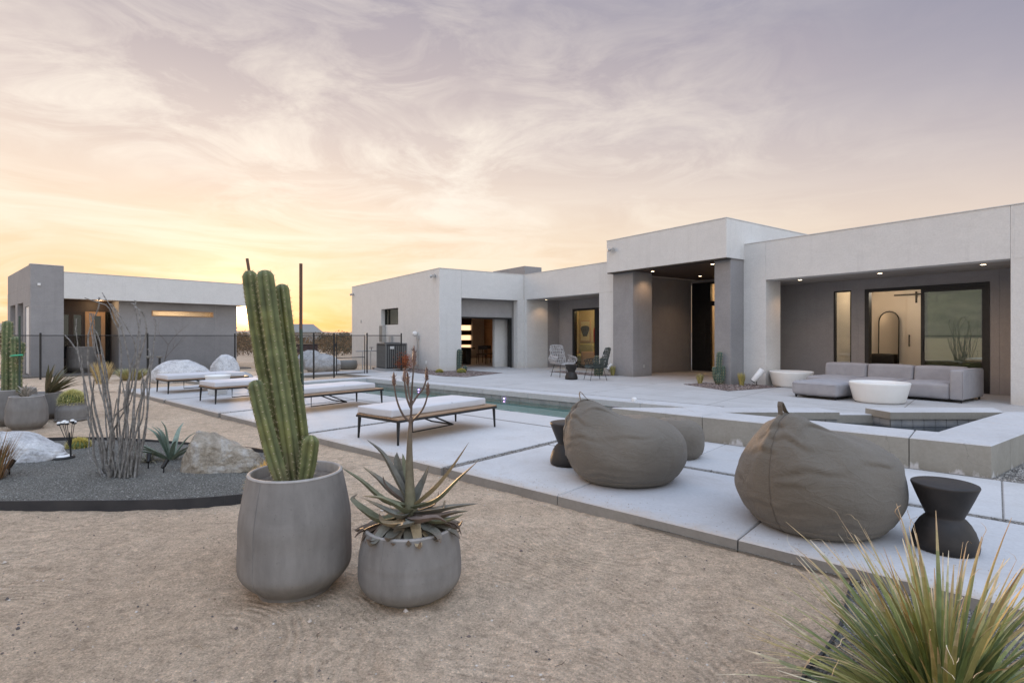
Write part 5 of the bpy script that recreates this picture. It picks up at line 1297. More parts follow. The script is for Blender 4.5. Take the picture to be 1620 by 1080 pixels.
# flowering aloe in the low foreground planter
AB = POT2+V(0, 0, .34)
t = thing('flowering_aloe', 'grey-green aloe with a tall branched flower stalk in the low foreground planter', 'aloe', AB)
def A2(px, py, dy=0): return at(px, py, 2.97+dy)-AB
C0 = A2(650, 800)
GRY, GRN, TAN, DRY = (.155, .15, .125), (.155, .16, .10), (.30, .235, .145), (.15, .11, .085)
LV = [([C0+V(-.01, 0, 0), A2(608, 790, -.03), A2(572, 760, -.03), A2(540, 739, -.02)], .048, GRN, None),
      ([C0, A2(622, 745, .02), A2(604, 715, .03), A2(580, 695, .04)], .050, GRY, None),
      ([C0+V(-.01, .04, 0), A2(618, 775, .10), A2(597, 755, .12), A2(574, 738, .14)], .062, GRY, TAN),
      ([C0+V(0, .05, 0), A2(630, 745, .10), A2(628, 715, .12)], .070, GRY, None), ([C0+V(.005, .05, 0), A2(641, 745, .09), A2(637, 717, .11)], .045, GRN, None),
      ([C0+V(.01, .03, 0), A2(668, 765, .08), A2(679, 735, .10)], .062, GRY, None),
      ([C0+V(.01, 0, 0), A2(688, 770, -.02), A2(715, 738, -.03), A2(742, 699, -.04)], .044, TAN, (.26, .19, .12)),
      ([C0+V(.01, -.02, 0), A2(690, 790, -.05), A2(725, 757, -.06), A2(756, 729, -.05)], .042, GRN, DRY),
      ([C0+V(0, -.03, -.02), A2(640, 806, -.12), A2(606, 788, -.14), A2(573, 784, -.12)], .050, GRN, TAN),
      ([C0+V(-.02, -.03, -.03), A2(605, 822, -.13), A2(575, 806, -.12), A2(558, 790, -.08), A2(566, 781, -.05)], .060, GRN, DRY),
      ([C0+V(-.01, -.04, -.02), A2(632, 816, -.17), A2(600, 800, -.16), A2(575, 788, -.10)], .048, GRY, TAN),
      ([C0+V(.03, -.02, -.03), A2(690, 806, -.06), A2(722, 800, -.05), A2(757, 796, -.02)], .056, GRY, None),
      ([C0+V(.03, -.03, -.04), A2(692, 816, -.10), A2(718, 810, -.10), A2(741, 808, -.08)], .050, DRY, GRN),
      ([C0+V(.02, -.03, -.05), A2(690, 824, -.12), A2(715, 820, -.12), A2(733, 813, -.10)], .046, GRN, None),
      ([C0+V(0, -.04, -.05), A2(660, 822, -.20), A2(690, 818, -.21), A2(708, 826, -.20)], .060, (.16, .12, .10), DRY),
      ([C0+V(-.02, -.04, -.05), A2(632, 828, -.18), A2(607, 826, -.17), A2(600, 812, -.14)], .060, TAN, DRY),
      ([C0+V(0, -.04, -.05), A2(650, 826, -.21), A2(630, 832, -.22), A2(620, 836, -.20)], .055, GRY, DRY),
      ([C0+V(0, .02, -.02), A2(612, 770, .05), A2(606, 752, .06)], .020, DRY, DRY), ([C0+V(.02, 0, -.03), A2(688, 797, -.02), A2(694, 776, 0)], .016, DRY, DRY),
      ([C0+V(.03, -.02, -.04), A2(697, 808, -.05), A2(704, 790, -.04)], .045, (.34, .30, .27), TAN)]
for pts, w_, c, tc_ in LV:
    mb = MB(); blade(mb, None, pts, w_*(1.12 if pts[-1].z > .05 else 1.45), .5, jit(c, .08), tc_); mb.build('leaf', M['leaf'], t)
for k in range(64):     # shrivelled lower leaves lying over the rim
    a = rnd.uniform(0, 2*math.pi); q = V(math.cos(a), math.sin(a), 0); s = rnd.uniform(.14, .27)
    mb = MB(); blade(mb, None, [V(0, 0, .02)+q*.04, q*s*.55+V(0, 0, rnd.uniform(.04, .075)), q*s+V(0, 0, rnd.uniform(.0, .06)), q*(s+.04)+V(0, 0, rnd.uniform(-.02, .06))], rnd.uniform(.045, .09), .5, jit(rnd.choice((DRY, GRY, TAN, (.12, .09, .07), (.20, .17, .13)))), DRY); mb.build('dry_leaf', M['leaf'], t)
mb = MB(); P = catmull([A2(650, 812), A2(648, 760), A2(648, 700), A2(650, 660)], 6)
mb.tube(P, [.043-.033*min(1, i/(len(P)-1)*1.15)**.6 for i in range(len(P))], 10, cols=[tuple(Vector((.165, .16, .10)).lerp(Vector((.14, .10, .085)), i/len(P))) for i in range(len(P))]); trunk = mb.build('flower_stalk', M['leaf'], t)
SC = (.115, .085, .07)
for pts in ([A2(650, 662), A2(651, 640), A2(652, 610), A2(655, 575)], [A2(649, 668), A2(637, 655, -.02), A2(628, 633, -.03), A2(623, 606, -.03)], [A2(650, 645), A2(644, 630, -.02), A2(641, 612, -.03), A2(640, 600, -.03)],
            [A2(651, 640), A2(660, 626, .02), A2(669, 615, .03), A2(675, 598, .03)], [A2(650, 668), A2(663, 655, -.02), A2(672, 640, -.03), A2(677, 622, -.03)], [A2(651, 640), A2(647, 622, .05), A2(645, 606, .06)]):
    P = catmull(pts, 5); mb = MB(); mb.tube(P, [.0068-.003*i/len(P) for i in range(len(P))], 7, cols=[jit(SC)]*len(P)); br = mb.build('flower_branch', M['leaf'], t)
    mb = MB(); tp = P[-1]; big = 1.6 if pts[-1].z > .8 and abs(pts[-1].x-A2(655, 575).x) < .01 else 1.0
    mb.tube([tp-V(0, 0, .012), tp+V(0, 0, .01*big), tp+V(0, 0, .035*big), tp+V(0, 0, .062*big)], [.006, .0095, .0075, .002], 8, cols=[jit((.15, .095, .078))]*4)
    for k in range(int(26*big)):
        a = rnd.uniform(0, 6.28); z = rnd.uniform(-.012, .05*big); d = V(math.cos(a), math.sin(a), .9); q = tp+V(math.cos(a)*.008, math.sin(a)*.008, z); e_ = V(-math.sin(a), math.cos(a), 0)*.004
        mb.add([q-e_, q+e_, q+d*.014], [(0, 1, 2)], 0, False, jit((.19, .125, .10), .3))
    mb.build('flower_bud', M['leaf'], br)

# rosettes
def rosette(name, label, cat, loc, n, ln, w_, cols, tip=None, up=(.2, 1.0), droop=.2, group=None, one=False, seed=1, thick=.4, back=None):
    t = thing(name, label, cat, loc, 0, group); q = random.Random(seed); one_mb = MB()
    for i in range(n):
        a = q.uniform(0, 2*math.pi) if back is None else back+q.uniform(-1.3, 1.3); e_ = q.uniform(*up); L = ln*q.uniform(.75, 1.1)
        h = V(math.cos(a), math.sin(a), 0)*math.cos(e_*1.5)+V(0, 0, math.sin(e_*1.5)); s = V(math.cos(a), math.sin(a), 0)
        b = s*.02*q.random()
        mb = one_mb if one else MB()
        blade(mb, None, [b, b+h*L*.35, b+h*L*.7+V(0, 0, -droop*L*.15), b+h*L+V(0, 0, -droop*L*.45)+s*L*.05], w_*q.uniform(.8, 1.15), thick, jit(q.choice(cols)), tip)
        if not one: mb.build('leaf', M['leaf'], t)
    if one: one_mb.build('leaves', M['leaf'], t)
    return t
rosette('sword_agave', 'brown-green agave of stiff sword leaves in the dark-shaded planter at left', 'agave', POTC+V(.02, 0, .40), 40, .56, .05, [(.13, .12, .065), (.16, .14, .08), (.19, .155, .095), (.11, .11, .06)], up=(.25, .95), droop=.15, seed=4, back=.35)
rosette('silvery_succulent', 'small silvery dried succulent in the mid-sized planter at left', 'succulent', POTB+V(-.02, 0, .46), 40, .26, .03, [(.36, .33, .29), (.27, .25, .21), (.42, .38, .34), (.20, .19, .15)], up=(.4, 1.05), droop=.5, seed=5, one=True)
rosette('blue_agave', 'blue-green aloe growing behind the tan boulder in the gravel bed', 'agave', V(-3.78, 6.02, -.06), 15, .55, .055, [(.20, .25, .20), (.17, .225, .175), (.24, .275, .21)], up=(.35, 1.0), droop=.5, seed=12)
rosette('dead_grass', 'straw-coloured remains of a plant between the path lights and blue agave', 'dry plant', V(-3.92, 5.86, -.04), 34, .22, .012, [(.27, .25, .17), (.20, .19, .13), (.14, .15, .10)], up=(.1, .9), droop=.8, seed=8, one=True)
def tuft(label, loc, n, h, sp, cols, w_=.006, name='grass_tuft', cat='grass tuft', group=None, seed=1):
    t = thing(name, label, cat, loc, 0, group); q = random.Random(seed); mb = MB()
    for i in range(n):
        a = q.uniform(0, 6.28); r = q.random()**.6*sp; L = h*q.uniform(.6, 1.1); b = V(math.cos(a), math.sin(a), 0)*r*.35; tp = V(math.cos(a)*r, math.sin(a)*r, L)
        m_ = (b+tp)*.5+V(0, 0, L*.12); s = V(-math.sin(a+q.uniform(-1, 1)), math.cos(a), 0)*w_
        c = jit(q.choice(cols), .2); mb.add([b-s, b+s, m_+s*.8, m_-s*.8, tp], [(0, 1, 2, 3), (3, 2, 4)], 0, False, c)
    mb.build('blades', M['leaf'], t); return t
tuft('rusty dry grass clump at the left edge in front of the white boulder', V(-4.92, 5.12, -.04), 420, .42, .30, [(.26, .135, .06), (.33, .19, .09), (.20, .11, .05), (.25, .20, .10), (.14, .13, .05)], .0035, seed=2)
tuft('pale golden bunch of dry grass standing before the guest house porch', dw(16.9, .30, SAND), 700, .62, .36, [(.55, .42, .20), (.62, .50, .27), (.45, .34, .16)], .008, seed=3)
tuft('low yellow-green grass mound behind the golden bunch', dw(17.8, 1.25, SAND), 600, .36, .60, [(.42, .38, .18), (.36, .37, .16), (.48, .42, .22)], .010, seed=4)
tuft('yellow grass tuft at the left end of the gravel patch by the entry', hw(6.25, .95), 160, .28, .14, [(.42, .36, .15), (.36, .33, .14)], .008, group='yellow tufts by the entry', seed=5)
tuft('yellow grass tuft beneath the white tilted spotlight', hw(5.25, .55), 160, .34, .13, [(.45, .37, .12), (.36, .33, .12)], .008, group='yellow tufts by the entry', seed=6)
tuft('yellow-green tuft between dark armchair and grey column', hw(9.75, .75), 150, .34, .13, [(.40, .34, .12), (.30, .29, .12)], .008, group='yellow tufts by the entry', seed=7)
tuft('tawny dry grass beyond the fence at the guest house corner', dw(21.4, 8.2, SAND), 500, .65, .5, [(.40, .28, .15), (.33, .23, .12)], .012, seed=9)
# red shrub by the air conditioner
t = thing('red_shrub', 'small orange-red leafy shrub beside the air conditioner', 'shrub', hw(16.15, 5.25, 0))
mb = MB(); q = random.Random(5)
for i in range(900):
    p = V(q.gauss(0, .17), q.gauss(0, .17), .08+abs(q.gauss(.25, .16))); d = V(q.uniform(-1, 1), q.uniform(-1, 1), q.uniform(-.3, 1)).normalized(); s = d.cross(V(q.random(), q.random(), .3)).normalized()*.014
    mb.add([p-s, p+d*.03-s*.2, p+d*.06, p+s], [(0, 1, 2, 3)], 0, False, jit(q.choice(((.42, .09, .035), (.50, .16, .05), (.34, .06, .03), (.25, .16, .05))), .25))
mb.build('foliage', M['leaf'], t)
mb = MB()
for i in range(9): mb.tube([V(0, 0, 0), V(q.uniform(-.1, .1), q.uniform(-.1, .1), .2), V(q.uniform(-.22, .22), q.uniform(-.22, .22), .45)], [.010, .007, .003], 5, col=(.12, .08, .06))
mb.build('branches', M['twig'], t)

# ---- ocotillo
OB = V(-3.84, 5.30, -.05)
t = thing('ocotillo', 'tall bare grey ocotillo of many thorny canes in the gravel bed', 'ocotillo', OB)
def oc(px, py, dy=0): return at(px, py, 5.30+dy)-OB
canes = [[(163, 757), (150, 725), (146, 690), (137, 650), (132, 600), (124, 560), (116, 545), (103, 530)], [(170, 755), (160, 720), (150, 670), (135, 610), (127, 575), (122, 530), (121, 503)], [(172, 756), (163, 700), (152, 650), (142, 600), (139, 560), (142, 520), (155, 487), (156, 470)], [(176, 752), (178, 690), (170, 640), (160, 580), (152, 540), (144, 495)],
         [(178, 757), (180, 700), (175, 640), (168, 590), (160, 545), (152, 525), (148, 521)], [(184, 753), (190, 690), (186, 640), (190, 600), (192, 560), (188, 530), (178, 500), (170, 485), (155, 478), (133, 471)], [(188, 757), (200, 690), (198, 640), (205, 590), (200, 545), (189, 515), (176, 485), (161, 463)], [(192, 757), (194, 700), (200, 640), (212, 590), (215, 560), (208, 530), (186, 495), (175, 480)],
         [(200, 756), (199, 690), (203, 640), (206, 590), (217, 545), (220, 500), (213, 482), (204, 480)], [(203, 755), (207, 690), (212, 640), (215, 590), (221, 540), (217, 500), (212, 475)], [(206, 750), (212, 680), (213, 620), (221, 570), (230, 530), (231, 515), (226, 495), (213, 485)], [(212, 755), (219, 690), (222, 640), (235, 585), (238, 560), (234, 552)],
         [(216, 750), (230, 690), (235, 640), (238, 590), (243, 550), (246, 510), (243, 504)], [(214, 755), (226, 700), (232, 650), (233, 610), (236, 590)], [(165, 750), (158, 700), (145, 655), (150, 600)], [(170, 745), (180, 690), (170, 660), (160, 620), (150, 590), (143, 575)], [(182, 756), (175, 700), (180, 660), (195, 645), (200, 625)], [(186, 755), (176, 700), (190, 660), (204, 640), (212, 612)],
         [(190, 757), (188, 720), (196, 680), (198, 640), (192, 600)], [(197, 757), (204, 720), (216, 680), (222, 630), (226, 600)], [(194, 757), (192, 715), (186, 680), (189, 620), (192, 595)], [(209, 757), (208, 700), (226, 660), (228, 600)], [(168, 758), (156, 740), (143, 725), (141, 705), (145, 670)], [(205, 757), (215, 715), (213, 665), (230, 610)], [(180, 757), (186, 730), (170, 690), (166, 640), (165, 600)], [(199, 757), (193, 700), (203, 650), (200, 610), (214, 575)], [(174, 757), (168, 715), (178, 670), (184, 630)], [(211, 757), (221, 715), (218, 660), (226, 620), (224, 585)]]
q = random.Random(3)
for k in range(5):
    cn = canes[q.randrange(14)]; m_ = q.randrange(4, len(cn)+1) if len(cn) > 4 else 4; dx = q.uniform(-9, 9); canes.append([(x+dx*(i/len(cn))+q.uniform(-3, 3), y+(0 if i else 1)) for i, (x, y) in enumerate(cn[:m_])])
for k, cn in enumerate(canes):
    dy0 = q.uniform(-.16, .16); fan = q.uniform(-.28, .28); n = len(cn)
    P = catmull([oc(x+q.uniform(-1, 1), y, dy0*.6+fan*i/n) for i, (x, y) in enumerate(cn)], 4); m_ = len(P); r0 = q.uniform(.0085, .0115)
    P = [p+V(noise.noise(V(i*.45, k, 0)), noise.noise(V(i*.45, k, 9)), 0)*.010 for i, p in enumerate(P)]
    mb = MB(); mb.tube(P, [(r0*(1-.60*i/m_))*(1+.16*noise.noise(V(i*1.3, k*2, 4))) for i in range(m_)], 7)
    for i in range(2, m_-1):                 # thorns
        for j in range(3):
            c = P[i].lerp(P[i+1] if i+1 < m_ else P[i], q.random()); a = q.uniform(0, 6.28); d = V(math.cos(a), math.sin(a), .35); e_ = V(0, 0, .0022); rr = r0*(1-.6*i/m_)*.8
            mb.add([c+d*rr-e_, c+d*rr+e_, c+d*(rr+.016)], [(0, 1, 2)]); s = V(-math.sin(a), math.cos(a), 0)*.002; mb.add([c+d*rr-s, c+d*rr+s, c+d*(rr+.016)], [(0, 1, 2)])
    mb.build('cane', M['bark'], t)
for k in range(12):   # stub ends at the crown
    a = q.uniform(0, 6.28); r = q.uniform(.03, .17); b = V(math.cos(a)*r, math.sin(a)*r*.7, -.01)
    mb = MB(); mb.tube([b, b+V(q.uniform(-.03, .03), q.uniform(-.03, .03), .09), b+V(q.uniform(-.06, .06), q.uniform(-.05, .05), q.uniform(.12, .22))], [.018, .015, .009], 6); mb.build('stub', M['bark'], t)

dup(t, V(-6.95, 6.26, -.05), 2.1, 'second bare ocotillo, standing past the left edge, mirrored in the right glass door', 'ocotillos', 1.35); t['group'] = 'ocotillos'
# ---- bare young tree by the guest house wall
t = thing('bare_sapling', 'thin leafless sapling against the guest house wall below its strip window', 'sapling', dw(20.6, 2.9, SAND))
mb = MB(); q = random.Random(8)
def limb(p, d, L, r, dep):
    pts = [p]; 
    for i in range(4): d = (d+V(q.uniform(-.2, .2), q.uniform(-.2, .2), q.uniform(-.02, .12))).normalized(); pts.append(pts[-1]+d*L/4)
    mb.tube(pts, [r*(1-.6*i/4) for i in range(5)], 5, caps=False, col=(.20, .17, .15))
    if dep:
        for k in range(3 if dep > 1 else 4): limb(pts[q.choice((1, 2, 3, 4))], (d+V(q.uniform(-.9, .9), q.uniform(-.9, .9), q.uniform(0, .5))).normalized(), L*q.uniform(.5, .75), r*.5, dep-1)
limb(V(0, 0, 0), V(.15, 0, 1), 1.1, .016, 3)
mb.build('branches', M['twig'], t)

# ---- spiky foreground plant
t = thing('desert_spoon', 'spiky yellow-green rosette plant in the right foreground with dry leaf tips', 'spiky plant', V(1.46, 1.84, -.07))
q = random.Random(21); mbs = [MB() for _ in range(1)]
NB = 95
def yblade(mb, a, el, L, w_, c, tipc, bend):
    s = V(math.cos(a), math.sin(a), 0); side = V(-math.sin(a), math.cos(a), 0); tw = q.uniform(-.6, .6)
    n = 9; rows = []; L *= 1-.04*math.sin(max(0, el))
    p = s*.035*q.random()+V(0, 0, .02+.07*q.random()); ang = el
    for i in range(n+1):
        f_ = i/n; d = s*math.cos(ang)+V(0, 0, math.sin(ang)); nr = (side.cross(d)).normalized()
        sd = (side*math.cos(tw*f_)+nr*math.sin(tw*f_)).normalized()
        wd = w_*(1.25 if f_ < .05 else 1)*(1-.92*f_**1.5)*.5
        rows.append((p-sd*wd+nr*wd*.45, p, p+sd*wd+nr*wd*.45)); p = p+d*(L/n); ang -= bend/n*(.4+1.2*f_)
    for i in range(n):
        f_ = i/n; cc = Vector(c)
        if f_ < .12: cc = cc.lerp(Vector((.40, .37, .22)), .6)
        if f_ > .62: cc = cc.lerp(Vector(tipc), min(1, (f_-.62)/.25))
        A, B = rows[i], rows[i+1]
        mb.add([A[0], A[1], A[2], B[0], B[1], B[2]], [(0, 1, 4, 3), (1, 2, 5, 4)], 0, False, tuple(cc))
        e_ = w_*.03
    # frayed curl at the tip
    if q.random() < .45:
        p0 = Vector(rows[-1][1]); pr = p0; d = s*math.cos(ang)+V(0, 0, math.sin(ang))
        for k in range(5):
            d = (d+V(q.uniform(-.5, .5), q.uniform(-.5, .5), q.uniform(-.5, .3))).normalized(); nx = pr+d*.012; sd = side*.0011
            mb.add([pr-sd, pr+sd, nx+sd*.7, nx-sd*.7], [(0, 1, 2, 3)], 0, False, tipc); pr = nx
YC = [(.205, .235, .075), (.25, .27, .09), (.165, .205, .075), (.30, .295, .11), (.14, .185, .08), (.34, .30, .12)]
YT = [(.48, .34, .18), (.56, .43, .27), (.40, .27, .15), (.62, .53, .38)]
for i in range(NB):
    mb = MB(); el = R(4)+R(80)*q.random()**1.1; a = q.uniform(0, 6.28)
    yblade(mb, a, el, q.uniform(.56, .80), q.uniform(.021, .031), q.choice(YC), q.choice(YT), q.uniform(.05, .75))
    mb.build('leaf', M['leaf'], t)
mb = MB()
for i in range(250):
    el = R(5)+R(83)*q.random(); yblade(mb, q.uniform(0, 6.28), el, q.uniform(.42, .72), q.uniform(.016, .027), q.choice(YC), q.choice(YT), q.uniform(.1, .9))
for i in range(60): yblade(mb, q.uniform(0, 6.28), R(q.uniform(-12, 25)), q.uniform(.30, .5), .014, (.34, .28, .15), (.38, .30, .18), q.uniform(.2, .8))
o = mb.build('leaves', M['leaf'], t); o['kind'] = 'stuff'

# ---- boulders
def boulder(label, loc, size, rotz, mt, seed, cuts=(), group='granite boulders', sub=5, prof=None, box=0):
    bm = bmesh.new(); bmesh.ops.create_icosphere(bm, subdivisions=sub, radius=1); q = random.Random(seed); s0 = V(seed*7.3, seed*2.1, 0)
    pl_ = [(Vector(n_).normalized(), d) for n_, d in cuts]
    for k in range(9):
        n_ = V(q.uniform(-1, 1), q.uniform(-1, 1), q.uniform(-.3, 1)).normalized(); pl_.append((n_, q.uniform(.80, .95)))
    for v in bm.verts:
        p = v.co.copy(); p = p*(1+.12*noise.noise(p*.9+s0)+.06*noise.noise(p*2.2+s0))
        for n_, d in pl_:
            e_ = p.dot(n_)-d
            if e_ > 0: p -= n_*e_*.85
        r = 1+.035*noise.noise(p*5+s0)+.020*noise.noise(p*11+s0)+.012*noise.noise(p*24+s0)
        p *= r
        if box: p.z *= (1-min(.96, p.x*p.x))**(-box)
        if prof:
            x = max(-1, min(1, p.x)); 
            for (a, fa), (b_, fb) in zip(prof[:-1], prof[1:]):
                if a <= x <= b_: t_ = (x-a)/(b_-a); t_ = t_*t_*(3-2*t_); kf = fa+(fb-fa)*t_; p.z *= kf; p.y *= .55+.45*kf; break
        v.co = V(p.x*size[0], p.y*size[1], p.z*size[2])
    me = bpy.data.meshes.new('boulder'); bm.to_mesh(me); bm.free(); me.materials.append(mt); me.polygons.foreach_set('use_smooth', [True]*len(me.polygons))
    o = bpy.data.objects.new('boulder', me); COL.objects.link(o); o.location = loc; o.rotation_euler = (0, 0, rotz); return tag(o, label, 'boulder', group)
boulder('white granite boulder tapering right, at the left edge of the gravel bed', V(-5.56, 6.02, -.03), (.62, .40, .295), .05, M['granite'], 1, prof=[(-1, .8), (-.3, 1), (.15, .95), (.6, .62), (1, .25)], sub=6, box=.2)
boulder('tan granite boulder sloping to the right, behind the foreground cactus planter', V(-2.95, 5.55, .04), (.44, .34, .285), -.08, M['granitewarm'], 2, [((-.9, -.3, .3), .80), ((.1, -1, .12), .74)], sub=6, box=.60, prof=[(-1, .92), (-.75, 1.0), (-.35, .98), (0, .84), (.4, .62), (.75, .42), (1, .25)])
boulder('broad pale domed boulder behind the farthest lounger', V(-10.05, 16.5, .14), (.80, .55, .46), .3, M['granite'], 3)
boulder('tall rounded pale boulder right of the broad domed one', V(-9.40, 17.8, .12), (.45, .42, .56), .4, M['granite'], 4)
boulder('small dark rock beside the tall rounded boulder', V(-8.40, 17.0, .0), (.30, .26, .20), 1, M['granitegrey'], 5, sub=4)
boulder('low grey boulder outside the fence, left of the gate', at(512, 575, 21.5)+V(0, 0, -.05), (.68, .6, .44), .3, M['granitegrey'], 6)
boulder('dark-topped boulder beyond the fence behind the low grey one', at(492, 572, 23.0), (.62, .6, .50), .9, M['granitegrey'], 7)

# ---- garden lights
t = thing('stake_light', 'cluster of thin stake lights with white globes in the gravel bed', 'garden light', V(-4.90, 6.02, -.05))
q = random.Random(2); hub = V(.0, 0, .30)
mb = MB(); mb.tube([V(.02, 0, -.05), V(.01, 0, .12), hub], [.010, .009, .006], 8); mb.build('spike', M['black'], t)
for px, py in ((93, 670), (102, 667.5), (106, 669), (114.5, 666), (118, 668), (99, 669)):
    tp = at(px, py, 6.02+q.uniform(-.05, .05))-V(-4.90, 6.02, -.05); mb = MB(); mb.tube([V(.01, 0, .12), V(.01, 0, .12).lerp(tp, .5)+V(0, 0, -.01), tp], .0035, 5); w_ = mb.build('wire', M['black'], t)
    mb = MB(); mb.lathe([(.001, -.02), (.016, -.018), (.021, 0), (.001, .001)], 12, tp); mb.build('cap', M['black'], w_)
    mb = MB(); mb.lathe([(.02, .0), (.021, .008), (.014, .019), (.001, .022)], 12, tp); mb.build('globe', M['white'], w_)
def spotlight(label, loc, h, tilt):
    t = thing('path_spotlight', label, 'garden light', loc, tilt, 'black path spotlights')
    mb = MB(); mb.tube([V(0, 0, -.04), V(0, 0, h*.55)], .007, 6); mb.build('spike', M['black'], t)
    mb = MB(); mb.tube([V(-.02, 0, h*.5), V(0, 0, h*.6), V(.03, 0, h*.95), V(.036, 0, h)], [.014, .019, .022, .024], 10); mb.tube([V(.0, -.03, h*.62), V(0, .03, h*.62)], .006, 6); mb.build('head', M['black'], t); return t
spotlight('black spotlight stake in front of the white boulder at left', V(-4.90, 5.30, -.05), .16, .8)
spotlight('black spotlight stake right beside the ocotillo canes', V(-3.76, 5.62, -.05), .14, 2.0)
spotlight('black spotlight stake left of the tan boulder', V(-3.46, 5.40, -.05), .13, 1.2)
t = thing('disc_light', 'flat black disc light with pale lens at the foot of the white boulder', 'garden light', V(-4.98, 6.02, -.05))
mb = MB(); mb.lathe([(.001, 0), (.10, 0), (.115, .02), (.11, .035), (.09, .04)], 24); mb.build('housing', M['black'], t)
mb = MB(); mb.lathe([(.092, .038), (.06, .052), (.001, .056)], 24, closed=True); mb.build('lens', M['white'], t)
def tube_flood(label, loc, aim, s=1):
    t = thing('garden_floodlight', label, 'garden light', loc, 0, 'white garden floodlights'); aim = Vector(aim).normalized()
    mb = MB(); mb.tube([V(0, 0, -.02), V(0, 0, .16*s)], .012, 6); mb.build('stake', M['black'], t)
    c = V(0, 0, .18*s); mb = MB(); mb.tube([c-aim*.10*s, c+aim*.18*s, c+aim*.181*s], [.055*s, .055*s, .04*s], 14); hd = mb.build('head', M['whitemetal'], t)
    mb = MB(); mb.tube([c-aim*.115*s, c-aim*.099*s], [.05*s, .056*s], 14); mb.build('bezel', M['black'], hd); return t
tube_flood('white tube floodlight tilted up by the white pier', hw(4.95, .35), HX*-.5+V(0, 0, .75)+HY*-.2, 1.35)
tube_flood('pair-left small white floodlight left of the grey column', hw(10.35, .62, .12), V(.3, 0, .4), .8)
tube_flood('small white floodlight closest to the grey column base', hw(9.98, .68, .12), V(.3, 0, .4), .8)
for dx, lb in ((-.16, 'small dark lantern post at the left by the guest wall'), (.16, 'small dark lantern post at the right by the guest wall')):
    t = thing('lantern_post', lb, 'garden light', dw(19.4, 2.3, SAND)+DE*dx, 0, 'lantern posts before the guest wall')
    mb = MB(); mb.tube([V(0, 0, 0), V(0, 0, .62)], .035, 8); mb.build('post', M['black'], t)
    mb = MB(); mb.tube([V(0, 0, .62), V(0, 0, .64), V(0, 0, .70)], [.035, .10, .09], 10); mb.build('lantern_head', M['grille'], t)

# ---- pool fence: black posts, one rail, dark mesh, with a gate
fence = thing('pool_fence', 'black mesh pool fence with thin posts and a framed gate', 'fence', dw(13.9, 5.32, 0))
FO = dw(13.9, 5.32, 0); RZ = 1.33
line = [dw(-2, -6.55), dw(1, -6.55), dw(4, -6.55), dw(7.2, -6.55), dw(10.4, -6.55), dw(13.7, -6.55), dw(17, -6.55), dw(20.2, -6.55), dw(20.2, -3.6), dw(20.2, -.65), dw(20.2, 2.30), dw(20.2, 5.32), dw(17.05, 5.32), dw(13.9, 5.32), dw(13.9, 6.05)]
line2 = [dw(13.9, 7.33), hw(16.15, 5.0)+V(0, 0, 0)]
line2[1] = dw(13.95, 8.85)
def post(p, r=.028): mb = MB(); q_ = p-FO; mb.tube([q_+V(0, 0, SAND-.02), q_+V(0, 0, RZ+.07)], r, 10); mb.lathe([(r*1.05, RZ+.07), (r*.9, RZ+.085), (.001, RZ+.09)], 10, (q_.x, q_.y, 0)); return mb.build('post', M['black'], fence)
for p in line+line2: post(p)
for L in (line, line2):
    for a, b in zip(L[:-1], L[1:]):
        a_, b_ = a-FO, b-FO; mb = MB(); mb.tube([a_+V(0, 0, RZ), b_+V(0, 0, RZ)], .014, 6); mb.build('top_rail', M['black'], fence)
        mb = MB(); mb.quad(a_+V(0, 0, SAND+.04), b_+V(0, 0, SAND+.04), b_+V(0, 0, RZ-.015), a_+V(0, 0, RZ-.015)); mb.build('mesh_panel', M['screen'], fence)
ga, gb_ = dw(13.9, 6.14)-FO, dw(13.9, 7.24)-FO
mb = MB()
for p in (ga, gb_): mb.tube([p+V(0, 0, .0), p+V(0, 0, RZ+.02)], .018, 8)
for z in (.03, .57, RZ): mb.tube([ga+V(0, 0, z), gb_+V(0, 0, z)], .014, 6)
gate = mb.build('gate', M['black'], fence)
mb = MB(); mb.quad(ga+V(0, 0, .05), gb_+V(0, 0, .05), gb_+V(0, 0, RZ-.02), ga+V(0, 0, RZ-.02)); mb.build('mesh_panel', M['screen'], gate)
mb = MB(); p = ga+DE*-.05; mb.box(-.03, .03, -.03, .03, .96, 1.06, M=Matrix.Translation(p)); mb.build('latch', M['black'], gate)

# ---- air conditioner and service boxes on the west wall
t = thing('air_conditioner', 'large grey outdoor air conditioner unit behind the fence by the white wall', 'air conditioner', hw(16.95, 5.45, 0), H_ROT)
mb = MB(); mb.box(-.52, .52, -.50, .50, .0, .07, bev=.01, seg=1); mb.build('base_pad', M['plastic'], t)
mb = MB(); mb.box(-.44, .44, -.42, .42, .071, 1.0, bev=.03); mb.build('cabinet', M['grilledark'], t)
mb = MB()
for k in range(11):
    x = -.42+k*.084
    mb.box(x-.016, x+.016, .421, .432, .12, .93); mb.box(-.452, -.441, x*.95-.016, x*.95+.016, .12, .93)
for z in (.2, .4, .6, .8): mb.box(-.43, .43, .4205, .428, z, z+.012)
mb.build('louvres', M['grille'], t)
mb = MB()
for sx in (-1, 1):
    for sy in (-1, 1): mb.box(sx*.44-.022, sx*.44+.022, sy*.42-.022, sy*.42+.022, .071, 1.0, bev=.006, seg=1)
mb.box(-.46, .46, -.44, .44, 1.001, 1.04, bev=.012, seg=1); mb.build('frame', M['grille'], t)
mb = MB(); mb.lathe([(.30, 1.041), (.32, 1.05), (.30, 1.06), (.10, 1.07), (.001, 1.07)], 28); mb.build('fan_guard', M['grilledark'], t)
mb = MB(); mb.box(-.459, -.446, .1, .26, .82, .92); mb.build('label_plate', M['white'], t)
t = thing('meter_box', 'tall grey electrical box on the white wall above the air conditioner', 'electrical box', hw(20.3, 4.403, 1.02), H_ROT, 'service boxes on the west wall')
